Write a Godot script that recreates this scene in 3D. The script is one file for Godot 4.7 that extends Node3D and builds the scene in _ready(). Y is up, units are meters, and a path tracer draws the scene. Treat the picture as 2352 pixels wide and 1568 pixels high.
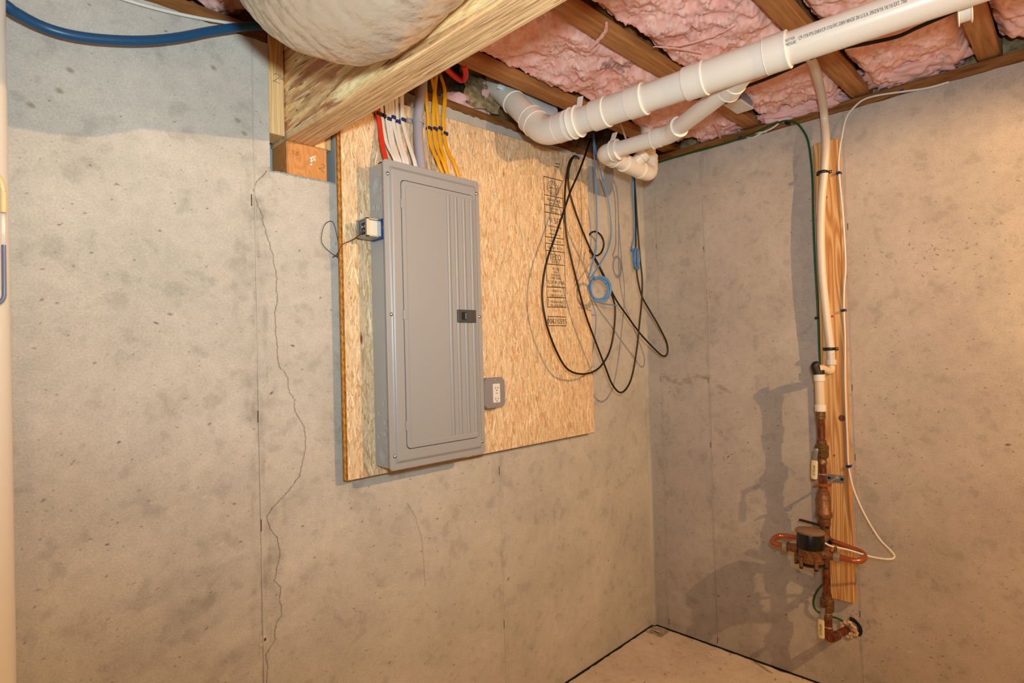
extends Node3D
# A basement corner: poured concrete walls, a breaker panel on strand board, drain pipe and insulated joist bays, water service. Metres, y up.
# x = 0 is the right wall, z = 0 the left wall, y = 0 the floor.

var M := {}
var names := {}


func V(x: float, y: float, z: float) -> Vector3:
	return Vector3(x, y, z)


# ---------------------------------------------------------------- nodes
func numbered(called: String) -> String:
	if not names.has(called):
		names[called] = 0
		return called
	names[called] += 1
	return "%s_%03d" % [called, names[called]]


func tag(o: Node3D, label: String, category: String, group := "", kind := "thing") -> void:
	o.set_meta("label", label)
	o.set_meta("category", category)
	if group != "":
		o.set_meta("group", group)
	o.set_meta("kind", kind)


func thing(called: String, label: String, category: String, at := Vector3.ZERO, group := "") -> Node3D:
	var o := Node3D.new()
	o.name = numbered(called)
	o.position = at
	add_child(o, true)
	tag(o, label, category, group)
	return o


func mesh_node(called: String, st: SurfaceTool, m: Material) -> MeshInstance3D:
	var o := MeshInstance3D.new()
	o.name = called
	o.mesh = st.commit()
	o.material_override = m
	o.cast_shadow = GeometryInstance3D.SHADOW_CASTING_SETTING_ON
	return o


# a part whose vertices are given in world coordinates
func part(called: String, st: SurfaceTool, m: Material, parent: Node3D, label := "") -> MeshInstance3D:
	var n := called
	var k := 0
	while parent.has_node(n):
		k += 1
		n = "%s_%03d" % [called, k]
	var o := mesh_node(n, st, m)
	var off := Vector3.ZERO
	var p: Node = parent
	while p != self:
		off += (p as Node3D).position
		p = p.get_parent()
	o.position = -off
	parent.add_child(o, true)
	if label != "":
		o.set_meta("label", label)
	return o


func solo(called: String, st: SurfaceTool, m: Material, label: String, category: String, group := "") -> MeshInstance3D:
	var o := mesh_node(numbered(called), st, m)
	add_child(o, true)
	tag(o, label, category, group)
	return o


func struct(called: String, st: SurfaceTool, m: Material, label: String, category: String) -> MeshInstance3D:
	var o := mesh_node(numbered(called), st, m)
	add_child(o, true)
	tag(o, label, category, "", "structure")
	return o


# ---------------------------------------------------------------- shapes
func begin() -> SurfaceTool:
	var st := SurfaceTool.new()
	st.begin(Mesh.PRIMITIVE_TRIANGLES)
	return st


func tri(st: SurfaceTool, a: Vector3, b: Vector3, c: Vector3) -> void:   # counter-clockwise seen from outside
	var n := (b - a).cross(c - a).normalized()
	for p in [a, c, b]:
		st.set_normal(n)
		st.set_uv(Vector2.ZERO)
		st.add_vertex(p)


func quad(st: SurfaceTool, a: Vector3, b: Vector3, c: Vector3, d: Vector3) -> void:
	tri(st, a, b, c)
	tri(st, a, c, d)


func quad_uv(st: SurfaceTool, p: Array, uv: Array) -> void:
	var n: Vector3 = ((p[1] - p[0]) as Vector3).cross(p[2] - p[0]).normalized()
	for i in [0, 2, 1, 0, 3, 2]:
		st.set_normal(n)
		st.set_uv(uv[i])
		st.add_vertex(p[i])


func vert(st: SurfaceTool, p: Vector3, n: Vector3) -> void:
	st.set_normal(n)
	st.set_uv(Vector2.ZERO)
	st.add_vertex(p)


func quad_n(st: SurfaceTool, a: Vector3, b: Vector3, c: Vector3, d: Vector3, na: Vector3, nb: Vector3, nc: Vector3, nd: Vector3) -> void:
	vert(st, a, na); vert(st, c, nc); vert(st, b, nb)
	vert(st, a, na); vert(st, d, nd); vert(st, c, nc)


func face_out(st: SurfaceTool, p: Array, mid: Vector3) -> void:
	var n: Vector3 = ((p[1] - p[0]) as Vector3).cross(p[2] - p[0])
	if n.dot(p[0] - mid) < 0.0:
		p.reverse()
	tri(st, p[0], p[1], p[2])
	if p.size() == 4:
		tri(st, p[0], p[2], p[3])


# a box with chamfered edges
func cbox(st: SurfaceTool, mid: Vector3, size: Vector3, ch := 0.002, basis := Basis.IDENTITY) -> void:
	var h := size / 2.0
	var c: float = minf(ch, minf(h.x, minf(h.y, h.z)) * 0.9)
	var at := func(s: Vector3, axis: int) -> Vector3:
		var q := Vector3(s.x * (h.x - c), s.y * (h.y - c), s.z * (h.z - c))
		q[axis] = s[axis] * h[axis]
		return mid + basis * q
	for ax in 3:
		var b := (ax + 1) % 3
		var d := (ax + 2) % 3
		for s in [-1.0, 1.0]:
			var pts := []
			for k in [[-1.0, -1.0], [1.0, -1.0], [1.0, 1.0], [-1.0, 1.0]]:
				var v := Vector3.ZERO
				v[ax] = s; v[b] = k[0]; v[d] = k[1]
				pts.append(at.call(v, ax))
			face_out(st, pts, mid)
		for s1 in [-1.0, 1.0]:
			for s2 in [-1.0, 1.0]:
				var v0 := Vector3.ZERO
				var v1 := Vector3.ZERO
				v0[b] = s1; v0[d] = s2; v1 = v0
				v0[ax] = -1.0; v1[ax] = 1.0
				face_out(st, [at.call(v0, b), at.call(v1, b), at.call(v1, d), at.call(v0, d)], mid)
	for sx in [-1.0, 1.0]:
		for sy in [-1.0, 1.0]:
			for sz in [-1.0, 1.0]:
				var v := Vector3(sx, sy, sz)
				face_out(st, [at.call(v, 0), at.call(v, 1), at.call(v, 2)], mid)


func bbox(st: SurfaceTool, lo: Vector3, hi: Vector3, ch := 0.002) -> void:
	cbox(st, (lo + hi) / 2.0, (hi - lo).abs(), ch)


func spline(pts: Array, n := 6) -> Array:
	if pts.size() < 3:
		return pts
	var out := []
	for i in pts.size() - 1:
		var p0: Vector3 = pts[maxi(i - 1, 0)]
		var p1: Vector3 = pts[i]
		var p2: Vector3 = pts[i + 1]
		var p3: Vector3 = pts[mini(i + 2, pts.size() - 1)]
		for k in n:
			out.append(p1.cubic_interpolate(p2, p0, p3, float(k) / n))
	out.append(pts[pts.size() - 1])
	return out


# rounded corners in a polyline
func fillet(pts: Array, r: float, n := 6) -> Array:
	var out := [pts[0]]
	for i in range(1, pts.size() - 1):
		var p: Vector3 = pts[i]
		var a: Vector3 = (pts[i - 1] - p)
		var b: Vector3 = (pts[i + 1] - p)
		var ra: float = minf(r, a.length() * 0.5)
		var rb: float = minf(r, b.length() * 0.5)
		var s := p + a.normalized() * ra
		var e := p + b.normalized() * rb
		for k in n + 1:
			var t := float(k) / n
			out.append(s.lerp(p, t).lerp(p.lerp(e, t), t))
	out.append(pts[pts.size() - 1])
	return out


# a tube along a line; rb is the second radius of a flat cable, up the direction of the first
func tube(st: SurfaceTool, pts: Array, ra: float, seg := 10, rb := -1.0, up := Vector3.UP, caps := true, radii := []) -> void:
	if rb < 0.0:
		rb = ra
	var count := pts.size()
	var rings := []
	var norms := []
	var n := Vector3.ZERO
	for i in count:
		var t: Vector3 = (pts[mini(i + 1, count - 1)] - pts[maxi(i - 1, 0)]).normalized()
		if i == 0:
			n = up - t * up.dot(t)
			if n.length() < 0.05:
				n = Vector3.RIGHT - t * t.x
			if n.length() < 0.05:
				n = Vector3.FORWARD - t * t.dot(Vector3.FORWARD)
		else:
			n = n - t * n.dot(t)
		n = n.normalized()
		var b := t.cross(n)
		var k := 1.0
		if radii.size() > 0:
			k = radii[i]
		var ring := []
		var nn := []
		for j in seg + 1:
			var a := TAU * j / seg
			ring.append(pts[i] + (n * cos(a) * ra + b * sin(a) * rb) * k)
			nn.append((n * cos(a) / ra + b * sin(a) / rb).normalized())
		rings.append(ring)
		norms.append(nn)
	for i in count - 1:
		for j in seg:
			quad_n(st, rings[i][j], rings[i][j + 1], rings[i + 1][j + 1], rings[i + 1][j], norms[i][j], norms[i][j + 1], norms[i + 1][j + 1], norms[i + 1][j])
	if caps:
		for j in seg:
			tri(st, pts[0], rings[0][j + 1], rings[0][j])
			tri(st, pts[count - 1], rings[count - 1][j], rings[count - 1][j + 1])


func rod(st: SurfaceTool, a: Vector3, b: Vector3, r: float, seg := 16) -> void:
	tube(st, [a, b], r, seg)


# turned shape: profile of (radius, height) along the axis a -> b direction
func lathe(st: SurfaceTool, at: Vector3, axis: Vector3, prof: Array, seg := 24) -> void:
	var y := axis.normalized()
	var x := y.cross(Vector3.FORWARD if absf(y.z) < 0.9 else Vector3.RIGHT).normalized()
	var z := x.cross(y)
	var pn := []
	for i in prof.size() - 1:
		var d: Vector2 = prof[i + 1] - prof[i]
		pn.append(Vector2(d.y, -d.x).normalized())
	for i in prof.size() - 1:
		var n0: Vector2 = pn[i]
		var n1: Vector2 = pn[i]
		if i > 0 and pn[i].dot(pn[i - 1]) > 0.75:
			n0 = (pn[i] + pn[i - 1]).normalized()
		if i < prof.size() - 2 and pn[i].dot(pn[i + 1]) > 0.75:
			n1 = (pn[i] + pn[i + 1]).normalized()
		for j in seg:
			var a0 := TAU * j / seg
			var a1 := TAU * (j + 1) / seg
			var e0 := x * cos(a0) - z * sin(a0)
			var e1 := x * cos(a1) - z * sin(a1)
			var p0: Vector2 = prof[i]
			var p1: Vector2 = prof[i + 1]
			quad_n(st, at + e0 * p0.x + y * p0.y, at + e1 * p0.x + y * p0.y, at + e1 * p1.x + y * p1.y, at + e0 * p1.x + y * p1.y,
				e0 * n0.x + y * n0.y, e1 * n0.x + y * n0.y, e1 * n1.x + y * n1.y, e0 * n1.x + y * n1.y)


func rrect(cx: float, cy: float, w: float, h: float, r: float, n := 5) -> PackedVector2Array:   # counter-clockwise
	var out := PackedVector2Array()
	r = minf(r, minf(w, h) / 2.0 - 0.0001)
	for q in 4:
		var c := Vector2(cx + (w / 2.0 - r) * (1.0 if q == 0 or q == 3 else -1.0), cy + (h / 2.0 - r) * (1.0 if q < 2 else -1.0))
		for k in n + 1:
			var a := PI / 2.0 * (q + float(k) / n)
			out.append(c + Vector2(cos(a), sin(a)) * r)
	return out


# loops of equal length, each (outline, height), joined like a stack seen from +z of the frame
func loft(st: SurfaceTool, frame: Transform3D, loops: Array, cap_top := true, cap_bottom := false) -> void:
	var n: int = loops[0][0].size()
	for i in loops.size() - 1:
		for j in n:
			var k := (j + 1) % n
			var a: Vector2 = loops[i][0][j]
			var b: Vector2 = loops[i][0][k]
			var c: Vector2 = loops[i + 1][0][k]
			var d: Vector2 = loops[i + 1][0][j]
			quad(st, frame * V(a.x, a.y, loops[i][1]), frame * V(b.x, b.y, loops[i][1]), frame * V(c.x, c.y, loops[i + 1][1]), frame * V(d.x, d.y, loops[i + 1][1]))
	for e in 2:
		if (e == 0 and cap_top) or (e == 1 and cap_bottom):
			var lp = loops[loops.size() - 1] if e == 0 else loops[0]
			var poly: PackedVector2Array = lp[0]
			var idx := Geometry2D.triangulate_polygon(poly)
			for t in range(0, idx.size(), 3):
				var p := []
				for q in 3:
					p.append(frame * V(poly[idx[t + q]].x, poly[idx[t + q]].y, lp[1]))
				var nn: Vector3 = ((p[1] - p[0]) as Vector3).cross(p[2] - p[0])
				if (nn.dot(frame.basis.z) < 0.0) == (e == 0):
					p.reverse()
				tri(st, p[0], p[1], p[2])


func slab(st: SurfaceTool, frame: Transform3D, poly: PackedVector2Array, z0: float, z1: float) -> void:
	var p := poly.duplicate()
	if Geometry2D.is_polygon_clockwise(p):
		p.reverse()
	loft(st, frame, [[p, z0], [p, z1]], true, true)


# small dome screw head facing the direction n
func screw(st: SurfaceTool, at: Vector3, n: Vector3, r: float) -> void:
	lathe(st, at, n, [Vector2(r, 0), Vector2(r, r * 0.15), Vector2(r * 0.86, r * 0.45), Vector2(r * 0.55, r * 0.65), Vector2(r * 0.2, r * 0.72), Vector2(0.0001, r * 0.72)], 14)


# flat lettering in the frame (x to the right, y up, z out), joined into st
func letters(st: SurfaceTool, frame: Transform3D, text: String, h: float, serif := false, bend := 0.0, centre := true, squash := 1.0) -> void:
	var f := SystemFont.new()
	f.font_names = PackedStringArray(["Droid Serif" if serif else "Droid Sans"])
	var tm := TextMesh.new()
	tm.font = f
	tm.text = text
	tm.font_size = 32
	tm.pixel_size = h / 24.0
	tm.depth = 0.0004
	tm.curve_step = 2.0
	tm.horizontal_alignment = HORIZONTAL_ALIGNMENT_CENTER if centre else HORIZONTAL_ALIGNMENT_LEFT
	var arr := tm.get_mesh_arrays() if tm.get_surface_count() == 0 else tm.surface_get_arrays(0)
	var vs: PackedVector3Array = arr[Mesh.ARRAY_VERTEX]
	var ns: PackedVector3Array = arr[Mesh.ARRAY_NORMAL]
	var ix: PackedInt32Array = arr[Mesh.ARRAY_INDEX]
	for i in ix:
		var p := vs[i]
		var n := ns[i]
		p.x *= squash
		if bend > 0.0:            # wrapped round a pipe of radius bend whose axis runs along x
			var a := p.y / bend
			var rr := bend + p.z
			p = V(p.x, sin(a) * rr, cos(a) * rr - bend)
			n = V(n.x, n.y * cos(a) + n.z * sin(a), n.z * cos(a) - n.y * sin(a))
		vert(st, frame * p, frame.basis * n)


# pencil or pen strokes in the frame
func strokes(st: SurfaceTool, frame: Transform3D, lines: Array, h: float, w: float) -> void:
	for line in lines:
		var pts := []
		for i in range(0, line.size(), 2):
			pts.append(frame * V(line[i] * h, line[i + 1] * h, 0.0))
		tube(st, spline(pts, 5), w, 6, w * 0.5, frame.basis.y)


# ---------------------------------------------------------------- materials
func plain(col: Color, rough := 0.6, metal := 0.0) -> StandardMaterial3D:
	var m := StandardMaterial3D.new()
	m.albedo_color = col
	m.roughness = rough
	m.metallic = metal
	return m


func ntex(s: int, freq: float, cols: Array, size := 256, oct := 4, warp := 0.0, kind := FastNoiseLite.TYPE_SIMPLEX_SMOOTH, at := []) -> NoiseTexture2D:
	var n := FastNoiseLite.new()
	n.seed = s
	n.noise_type = kind
	n.frequency = freq
	n.fractal_octaves = oct
	if warp > 0.0:
		n.domain_warp_enabled = true
		n.domain_warp_amplitude = warp
		n.domain_warp_frequency = freq
	var g := Gradient.new()
	var offs := PackedFloat32Array()
	var cc := PackedColorArray()
	for i in cols.size():
		offs.append(float(i) / (cols.size() - 1) if at.is_empty() else at[i])
		cc.append(cols[i])
	g.offsets = offs
	g.colors = cc
	var t := NoiseTexture2D.new()
	t.width = size
	t.height = size
	t.seamless = true
	t.noise = n
	t.color_ramp = g
	return t


func nbump(s: int, freq: float, strength: float, size := 256, oct := 4) -> NoiseTexture2D:
	var n := FastNoiseLite.new()
	n.seed = s
	n.frequency = freq
	n.fractal_octaves = oct
	var t := NoiseTexture2D.new()
	t.width = size
	t.height = size
	t.seamless = true
	t.noise = n
	t.as_normal_map = true
	t.bump_strength = strength
	return t


func tri_mat(tex: Texture2D, scale: Vector3, rough := 0.8, off := Vector3.ZERO) -> StandardMaterial3D:
	var m := StandardMaterial3D.new()
	m.albedo_texture = tex
	m.uv1_triplanar = true
	m.uv1_scale = scale
	m.uv1_offset = off
	m.uv1_triplanar_sharpness = 8.0
	m.roughness = rough
	return m


func add_bump(m: StandardMaterial3D, t: Texture2D, k := 1.0) -> StandardMaterial3D:
	m.normal_enabled = true
	m.normal_texture = t
	m.normal_scale = k
	return m


# growth rings: a stretched noise seen through a ramp of repeated bands
func ring_ramp(light: Color, dark: Color, bands: int) -> Array:
	var out := []
	for i in bands:
		out.append(light)
		out.append(light.lerp(dark, 0.25))
		out.append(dark)
		out.append(light.lerp(dark, 0.6))
	out.append(light)
	return out


# ---------------------------------------------------------------- painted surfaces
func noise_bytes(w: int, h: int, s: int, freq: float, oct := 4, stretch := Vector2.ONE) -> PackedByteArray:
	var n := FastNoiseLite.new()
	n.seed = s
	n.frequency = freq
	n.fractal_octaves = oct
	var iw := int(w / stretch.x)
	var ih := int(h / stretch.y)
	var im := n.get_image(iw, ih)
	if iw != w or ih != h:
		im.resize(w, h, Image.INTERPOLATE_BILINEAR)
	im.convert(Image.FORMAT_L8)
	return im.get_data()


func concrete_image(w: int, h: int, s: int, base: Color, dirty: Color) -> Image:
	var n1 := noise_bytes(w, h, s, 0.0032, 4)
	var n2 := noise_bytes(w, h, s + 1, 0.03, 4)
	var n3 := noise_bytes(w, h, s + 2, 0.25, 2)
	var n4 := noise_bytes(w, h, s + 3, 0.011, 5)
	var out := PackedByteArray()
	out.resize(w * h * 3)
	var k := 0
	var br := base.r * 255.0
	var bg := base.g * 255.0
	var bb := base.b * 255.0
	var dr := dirty.r * 255.0 - br
	var dg := dirty.g * 255.0 - bg
	var db := dirty.b * 255.0 - bb
	for i in w * h:
		var b := n2[i]
		var l := 1.0 + (n1[i] - 128) * 0.0004 + (b - 128) * 0.00035 + (n3[i] - 128) * 0.0005
		var d := clampf((n4[i] - 132) * 0.006 + (b - 150) * 0.006, 0.0, 0.6)
		out[k] = int((br + dr * d) * l)
		out[k + 1] = int((bg + dg * d) * l)
		out[k + 2] = int((bb + db * d) * l)
		k += 3
	return Image.create_from_data(w, h, false, Image.FORMAT_RGB8, out)


func dab(im: Image, c: Vector2, rx: float, ry: float, ang: float, col: Color, alpha: float, soft := 0.5) -> void:
	var r := maxf(rx, ry)
	var ca := cos(ang)
	var sa := sin(ang)
	for y in range(maxi(0, int(c.y - r)), mini(im.get_height(), int(c.y + r) + 2)):
		for x in range(maxi(0, int(c.x - r)), mini(im.get_width(), int(c.x + r) + 2)):
			var d := Vector2(x, y) - c
			var q := sqrt(pow((d.x * ca + d.y * sa) / rx, 2.0) + pow((d.y * ca - d.x * sa) / ry, 2.0))
			if q < 1.0:
				var a := alpha * clampf((1.0 - q) / soft, 0.0, 1.0)
				im.set_pixel(x, y, im.get_pixel(x, y).lerp(col, a))


func crack(im: Image, pts: Array, wide: float, col: Color, alpha: float, rng: RandomNumberGenerator, jitter: float) -> void:
	for i in pts.size() - 1:
		var a: Vector2 = pts[i]
		var b: Vector2 = pts[i + 1]
		var n := int(a.distance_to(b) / 1.5) + 1
		var off := 0.0
		for k in n:
			off = clampf(off + rng.randf_range(-jitter, jitter), -3.0, 3.0)
			var p := a.lerp(b, float(k) / n) + Vector2(off, 0)
			dab(im, p, wide, wide, 0, col, alpha * rng.randf_range(0.5, 1.0), 0.8)


func strands(w: int, h: int, s: int, count: int, along: Vector2, wide: Vector2, lean: float, cols: Array, upright: bool) -> Image:
	var rng := RandomNumberGenerator.new()
	rng.seed = s
	var buf := PackedByteArray()
	buf.resize(w * h * 3)
	for i in w * h:
		buf[i * 3] = int(cols[0].r * 255)
		buf[i * 3 + 1] = int(cols[0].g * 255)
		buf[i * 3 + 2] = int(cols[0].b * 255)
	for q in count:
		var c := Vector2(rng.randf() * w, rng.randf() * h)
		var ln := rng.randf_range(along.x, along.y)
		var wd := rng.randf_range(wide.x, wide.y)
		var ang := rng.randfn(0.0, lean)
		var col: Color = cols[rng.randi() % cols.size()]
		var tone := rng.randf_range(0.9, 1.1)
		var dx := Vector2(sin(ang), cos(ang)) if upright else Vector2(cos(ang), sin(ang))
		var dy := Vector2(-dx.y, dx.x)
		var nw := int(wd) + 1
		for j in nw:
			var streak := tone * rng.randf_range(0.955, 1.045)
			var edge := 0.86 if j == nw - 1 else 1.0
			var cr := mini(255, int(col.r * 255 * streak * edge))
			var cg := mini(255, int(col.g * 255 * streak * edge))
			var cb := mini(255, int(col.b * 255 * streak * edge))
			var cut := rng.randf_range(0.75, 1.0)
			var p := c - dx * ln * 0.5 * cut + dy * (j - wd * 0.5)
			for k in int(ln * cut):
				var x := posmod(int(p.x), w)
				var y := posmod(int(p.y), h)
				var at := (y * w + x) * 3
				buf[at] = cr
				buf[at + 1] = cg
				buf[at + 2] = cb
				p += dx
	return Image.create_from_data(w, h, false, Image.FORMAT_RGB8, buf)


func picture(im: Image, rough := 0.85) -> StandardMaterial3D:
	im.generate_mipmaps()
	var m := StandardMaterial3D.new()
	m.albedo_texture = ImageTexture.create_from_image(im)
	m.roughness = rough
	return m


# ---------------------------------------------------------------- the scene
const LW_W := 2.75
const RW_W := 2.2
const WALL_H := 2.4


func _ready() -> void:
	# camera
	var cam := Camera3D.new()
	cam.name = "camera"
	cam.fov = 61.122
	cam.near = 0.02
	cam.transform = Transform3D(Basis(V(0.705836, -0.026461, 0.707881), V(0.007692, 0.999529, 0.029693), -V(0.708333, 0.015513, -0.705708)), V(-2.643, 1.444, 1.645))
	add_child(cam, true)
	cam.current = true
	# air
	var we := WorldEnvironment.new()
	we.name = "air"
	var env := Environment.new()
	env.background_mode = Environment.BG_COLOR
	env.background_color = Color(0, 0, 0)
	env.tonemap_mode = Environment.TONE_MAPPER_LINEAR
	env.tonemap_exposure = 1.07
	env.sdfgi_enabled = true
	env.ssao_enabled = true
	env.ssil_enabled = true
	we.environment = env
	add_child(we, true)
	# the photographer's neutral flash on the camera, its head tipped up towards the beam
	var fl := SpotLight3D.new()
	fl.name = "camera_flash"
	fl.light_color = Color(0.872, 0.965, 0.99)
	fl.light_energy = 3.05
	fl.light_size = 0.05
	fl.spot_angle = 72.0
	fl.spot_angle_attenuation = 1.0
	fl.spot_range = 14.0
	fl.spot_attenuation = 2.0
	fl.shadow_enabled = true
	add_child(fl, true)
	fl.look_at_from_position(V(-2.60, 1.62, 1.74), V(-2.00, 2.06, 1.08), Vector3.UP)
	# the warm bulb under the joists, right of the camera; a second one far to the left
	lamp(V(-0.98, 2.20, 2.6), 3.5, 2.43, "bare warm bulb under a white shade, hung below the joists near the drain pipe")
	lamp(V(-3.25, 2.2, 2.7), 0.3, 2.43, "bare warm bulb under a white metal shade hung behind the camera left of the beam")

	make_materials()
	make_shell()
	make_framing()
	make_wall_things()
	make_cables()
	make_pipes()
	make_water()
	make_ceiling_things()


func lamp(at: Vector3, energy: float, top: float, label: String) -> void:
	var o := thing("hanging_lamp", label, "lamp", V(at.x, at.y - 0.03, at.z), "hanging bulbs")
	var st := begin()
	lathe(st, at, Vector3.UP, [Vector2(0.115, 0.004), Vector2(0.117, 0.006), Vector2(0.06, 0.055), Vector2(0.03, 0.075), Vector2(0.0, 0.08)], 32)
	lathe(st, at, Vector3.UP, [Vector2(0.0, 0.077), Vector2(0.028, 0.072), Vector2(0.058, 0.052), Vector2(0.115, 0.004)], 32)
	part("shade", st, plain(Color(0.85, 0.83, 0.8), 0.5), o)
	st = begin()
	rod(st, at + V(0, 0.03, 0), at + V(0, 0.075, 0), 0.018)
	rod(st, at + V(0, 0.075, 0), V(at.x, top, at.z), 0.004, 8)
	part("socket", st, plain(Color(0.1, 0.1, 0.1), 0.5), o)
	st = begin()
	lathe(st, at, Vector3.UP, [Vector2(0.0, -0.03), Vector2(0.012, -0.028), Vector2(0.022, -0.02), Vector2(0.03, -0.004), Vector2(0.03, 0.004), Vector2(0.022, 0.018), Vector2(0.012, 0.03)], 20)
	var glow := plain(Color(1, 0.9, 0.75), 0.4)
	glow.emission_enabled = true
	glow.emission = Color(1.0, 0.78, 0.5)
	glow.emission_energy_multiplier = 3.0
	part("bulb", st, glow, o)
	var li := OmniLight3D.new()
	li.name = "bulb_light"
	li.light_color = Color(1.0, 0.80, 0.56)
	li.light_energy = energy
	li.light_size = 0.005
	li.omni_range = 14.0
	li.omni_attenuation = 2.0
	li.shadow_enabled = true
	li.position = V(0, 0.03, 0)
	o.add_child(li, true)


# ---------------------------------------------------------------- materials
func make_materials() -> void:
	var grain := Color(0.80, 0.62, 0.36)
	M.concrete = tri_mat(ntex(5, 0.012, [Color(0.60, 0.57, 0.52), Color(0.70, 0.67, 0.62), Color(0.74, 0.71, 0.66)], 512, 5), V(0.5, 0.5, 0.5), 0.92)
	add_bump(M.concrete, nbump(6, 0.05, 3.0), 0.08)
	M.pocket = plain(Color(0.62, 0.64, 0.64), 0.95)
	M.lumber = tri_mat(ntex(11, 0.011, ring_ramp(Color(0.93, 0.79, 0.58), Color(0.84, 0.64, 0.40), 5), 512, 2, 6.0), V(4.0, 0.22, 4.0), 0.75)
	M.lumber_z = tri_mat(ntex(12, 0.011, ring_ramp(Color(0.80, 0.60, 0.32), Color(0.62, 0.40, 0.17), 7), 512, 2, 12.0), V(5.0, 5.0, 0.5), 0.75)
	M.block = tri_mat(ntex(14, 0.009, ring_ramp(Color(0.82, 0.57, 0.33), Color(0.75, 0.50, 0.27), 6), 512, 2, 6.0), V(3.2, 0.7, 3.2), 0.75)
	M.board = tri_mat(ntex(31, 0.007, ring_ramp(Color(0.86, 0.70, 0.47), Color(0.70, 0.47, 0.24), 5), 512, 2, 7.0), V(3.6, 0.24, 3.6), 0.6)
	M.flange = tri_mat(ntex(13, 0.02, [Color(0.58, 0.37, 0.18), Color(0.68, 0.46, 0.25), Color(0.76, 0.55, 0.33)], 256, 4), V(0.7, 9.0, 9.0), 0.7)
	M.web = tri_mat(ntex(16, 0.03, [Color(0.40, 0.25, 0.12), Color(0.58, 0.38, 0.18), Color(0.68, 0.47, 0.25)], 256, 4), V(2.0, 3.0, 2.0), 0.8)
	M.sill = tri_mat(ntex(17, 0.02, [Color(0.36, 0.21, 0.08), Color(0.50, 0.32, 0.13), Color(0.58, 0.39, 0.18)], 256, 4), V(1.2, 9.0, 1.2), 0.85)
	M.kraft = tri_mat(ntex(18, 0.02, [Color(0.26, 0.19, 0.12), Color(0.38, 0.29, 0.18), Color(0.48, 0.38, 0.25)], 256, 5), V(2.5, 2.5, 2.5), 0.8)
	M.batt_tan = tri_mat(ntex(19, 0.03, [Color(0.45, 0.37, 0.24), Color(0.60, 0.52, 0.38), Color(0.70, 0.62, 0.48)], 256, 5), V(4, 4, 4), 0.95)
	M.pvc = plain(Color(0.89, 0.85, 0.80), 0.32)
	M.pvc_rim = plain(Color(0.96, 0.93, 0.88), 0.4)
	M.pvc_grey = plain(Color(0.60, 0.60, 0.62), 0.45)
	M.ink = plain(Color(0.09, 0.08, 0.08), 0.8)
	M.stamp_ink = plain(Color(0.13, 0.085, 0.05), 0.9)
	M.pencil = plain(Color(0.34, 0.28, 0.22), 0.8)
	M.enamel = plain(Color(0.585, 0.58, 0.585), 0.36)
	M.enamel_dark = plain(Color(0.67, 0.67, 0.67), 0.45)
	M.gap = plain(Color(0.08, 0.075, 0.07), 0.9)
	M.latch = plain(Color(0.23, 0.23, 0.23), 0.45)
	M.steel = plain(Color(0.74, 0.73, 0.71), 0.28, 1.0)
	M.zinc = plain(Color(0.66, 0.67, 0.68), 0.4, 0.9)
	M.white = plain(Color(0.86, 0.84, 0.80), 0.4)
	M.cable_white = plain(Color(0.84, 0.82, 0.79), 0.45)
	M.cable_yellow = plain(Color(0.86, 0.62, 0.07), 0.42)
	M.cable_red = plain(Color(0.80, 0.20, 0.10), 0.45)
	M.cable_black = plain(Color(0.035, 0.032, 0.03), 0.42)
	M.cable_blue = plain(Color(0.34, 0.53, 0.72), 0.4)
	M.cable_green = plain(Color(0.05, 0.28, 0.10), 0.45)
	M.cable_grey = plain(Color(0.62, 0.60, 0.64), 0.5)
	M.orange = plain(Color(0.92, 0.22, 0.12), 0.4)
	M.pex_blue = plain(Color(0.07, 0.28, 0.43), 0.35)
	M.pex = plain(Color(0.84, 0.78, 0.71), 0.35)
	M.staple_blue = plain(Color(0.05, 0.11, 0.34), 0.5)
	M.staple_black = plain(Color(0.03, 0.03, 0.035), 0.5)
	M.copper = tri_mat(ntex(23, 0.03, [Color(0.30, 0.15, 0.09), Color(0.47, 0.26, 0.17), Color(0.60, 0.36, 0.25)], 256, 4), V(6, 3, 6), 0.40)
	M.copper.metallic = 0.6
	M.copper_bright = plain(Color(0.72, 0.42, 0.28), 0.3, 0.75)
	M.brass = tri_mat(ntex(24, 0.03, [Color(0.36, 0.25, 0.14), Color(0.50, 0.38, 0.24), Color(0.60, 0.48, 0.32)], 256, 4), V(8, 8, 8), 0.42)
	M.brass.metallic = 0.75
	M.bronze = tri_mat(ntex(25, 0.03, [Color(0.42, 0.27, 0.17), Color(0.54, 0.37, 0.25), Color(0.62, 0.45, 0.32)], 256, 4), V(8, 8, 8), 0.45)
	M.bronze.metallic = 0.7
	M.solder = plain(Color(0.70, 0.66, 0.60), 0.35, 0.8)
	M.meter_black = plain(Color(0.025, 0.023, 0.022), 0.3)
	M.meter_lid = plain(Color(0.50, 0.40, 0.31), 0.5)
	M.grip = plain(Color(0.87, 0.80, 0.62), 0.45)
	M.foam = tri_mat(ntex(27, 0.05, [Color(0.62, 0.46, 0.33), Color(0.80, 0.66, 0.52), Color(0.90, 0.80, 0.68)], 128, 3), V(10, 10, 10), 0.9)
	M.tie = plain(Color(0.40, 0.26, 0.17), 0.8)
	M.foil = plain(Color(0.84, 0.76, 0.67), 0.33, 0.55)
	add_bump(M.foil, nbump(41, 0.03, 6.0, 512, 5), 0.55)
	M.foil.uv1_triplanar = true
	M.foil.uv1_scale = V(1.6, 1.6, 1.6)
	M.clear = plain(Color(0.9, 0.93, 0.95, 0.18), 0.05)
	M.clear.transparency = BaseMaterial3D.TRANSPARENCY_ALPHA
	M.fluid = plain(Color(0.05, 0.03, 0.42), 0.2)
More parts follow.
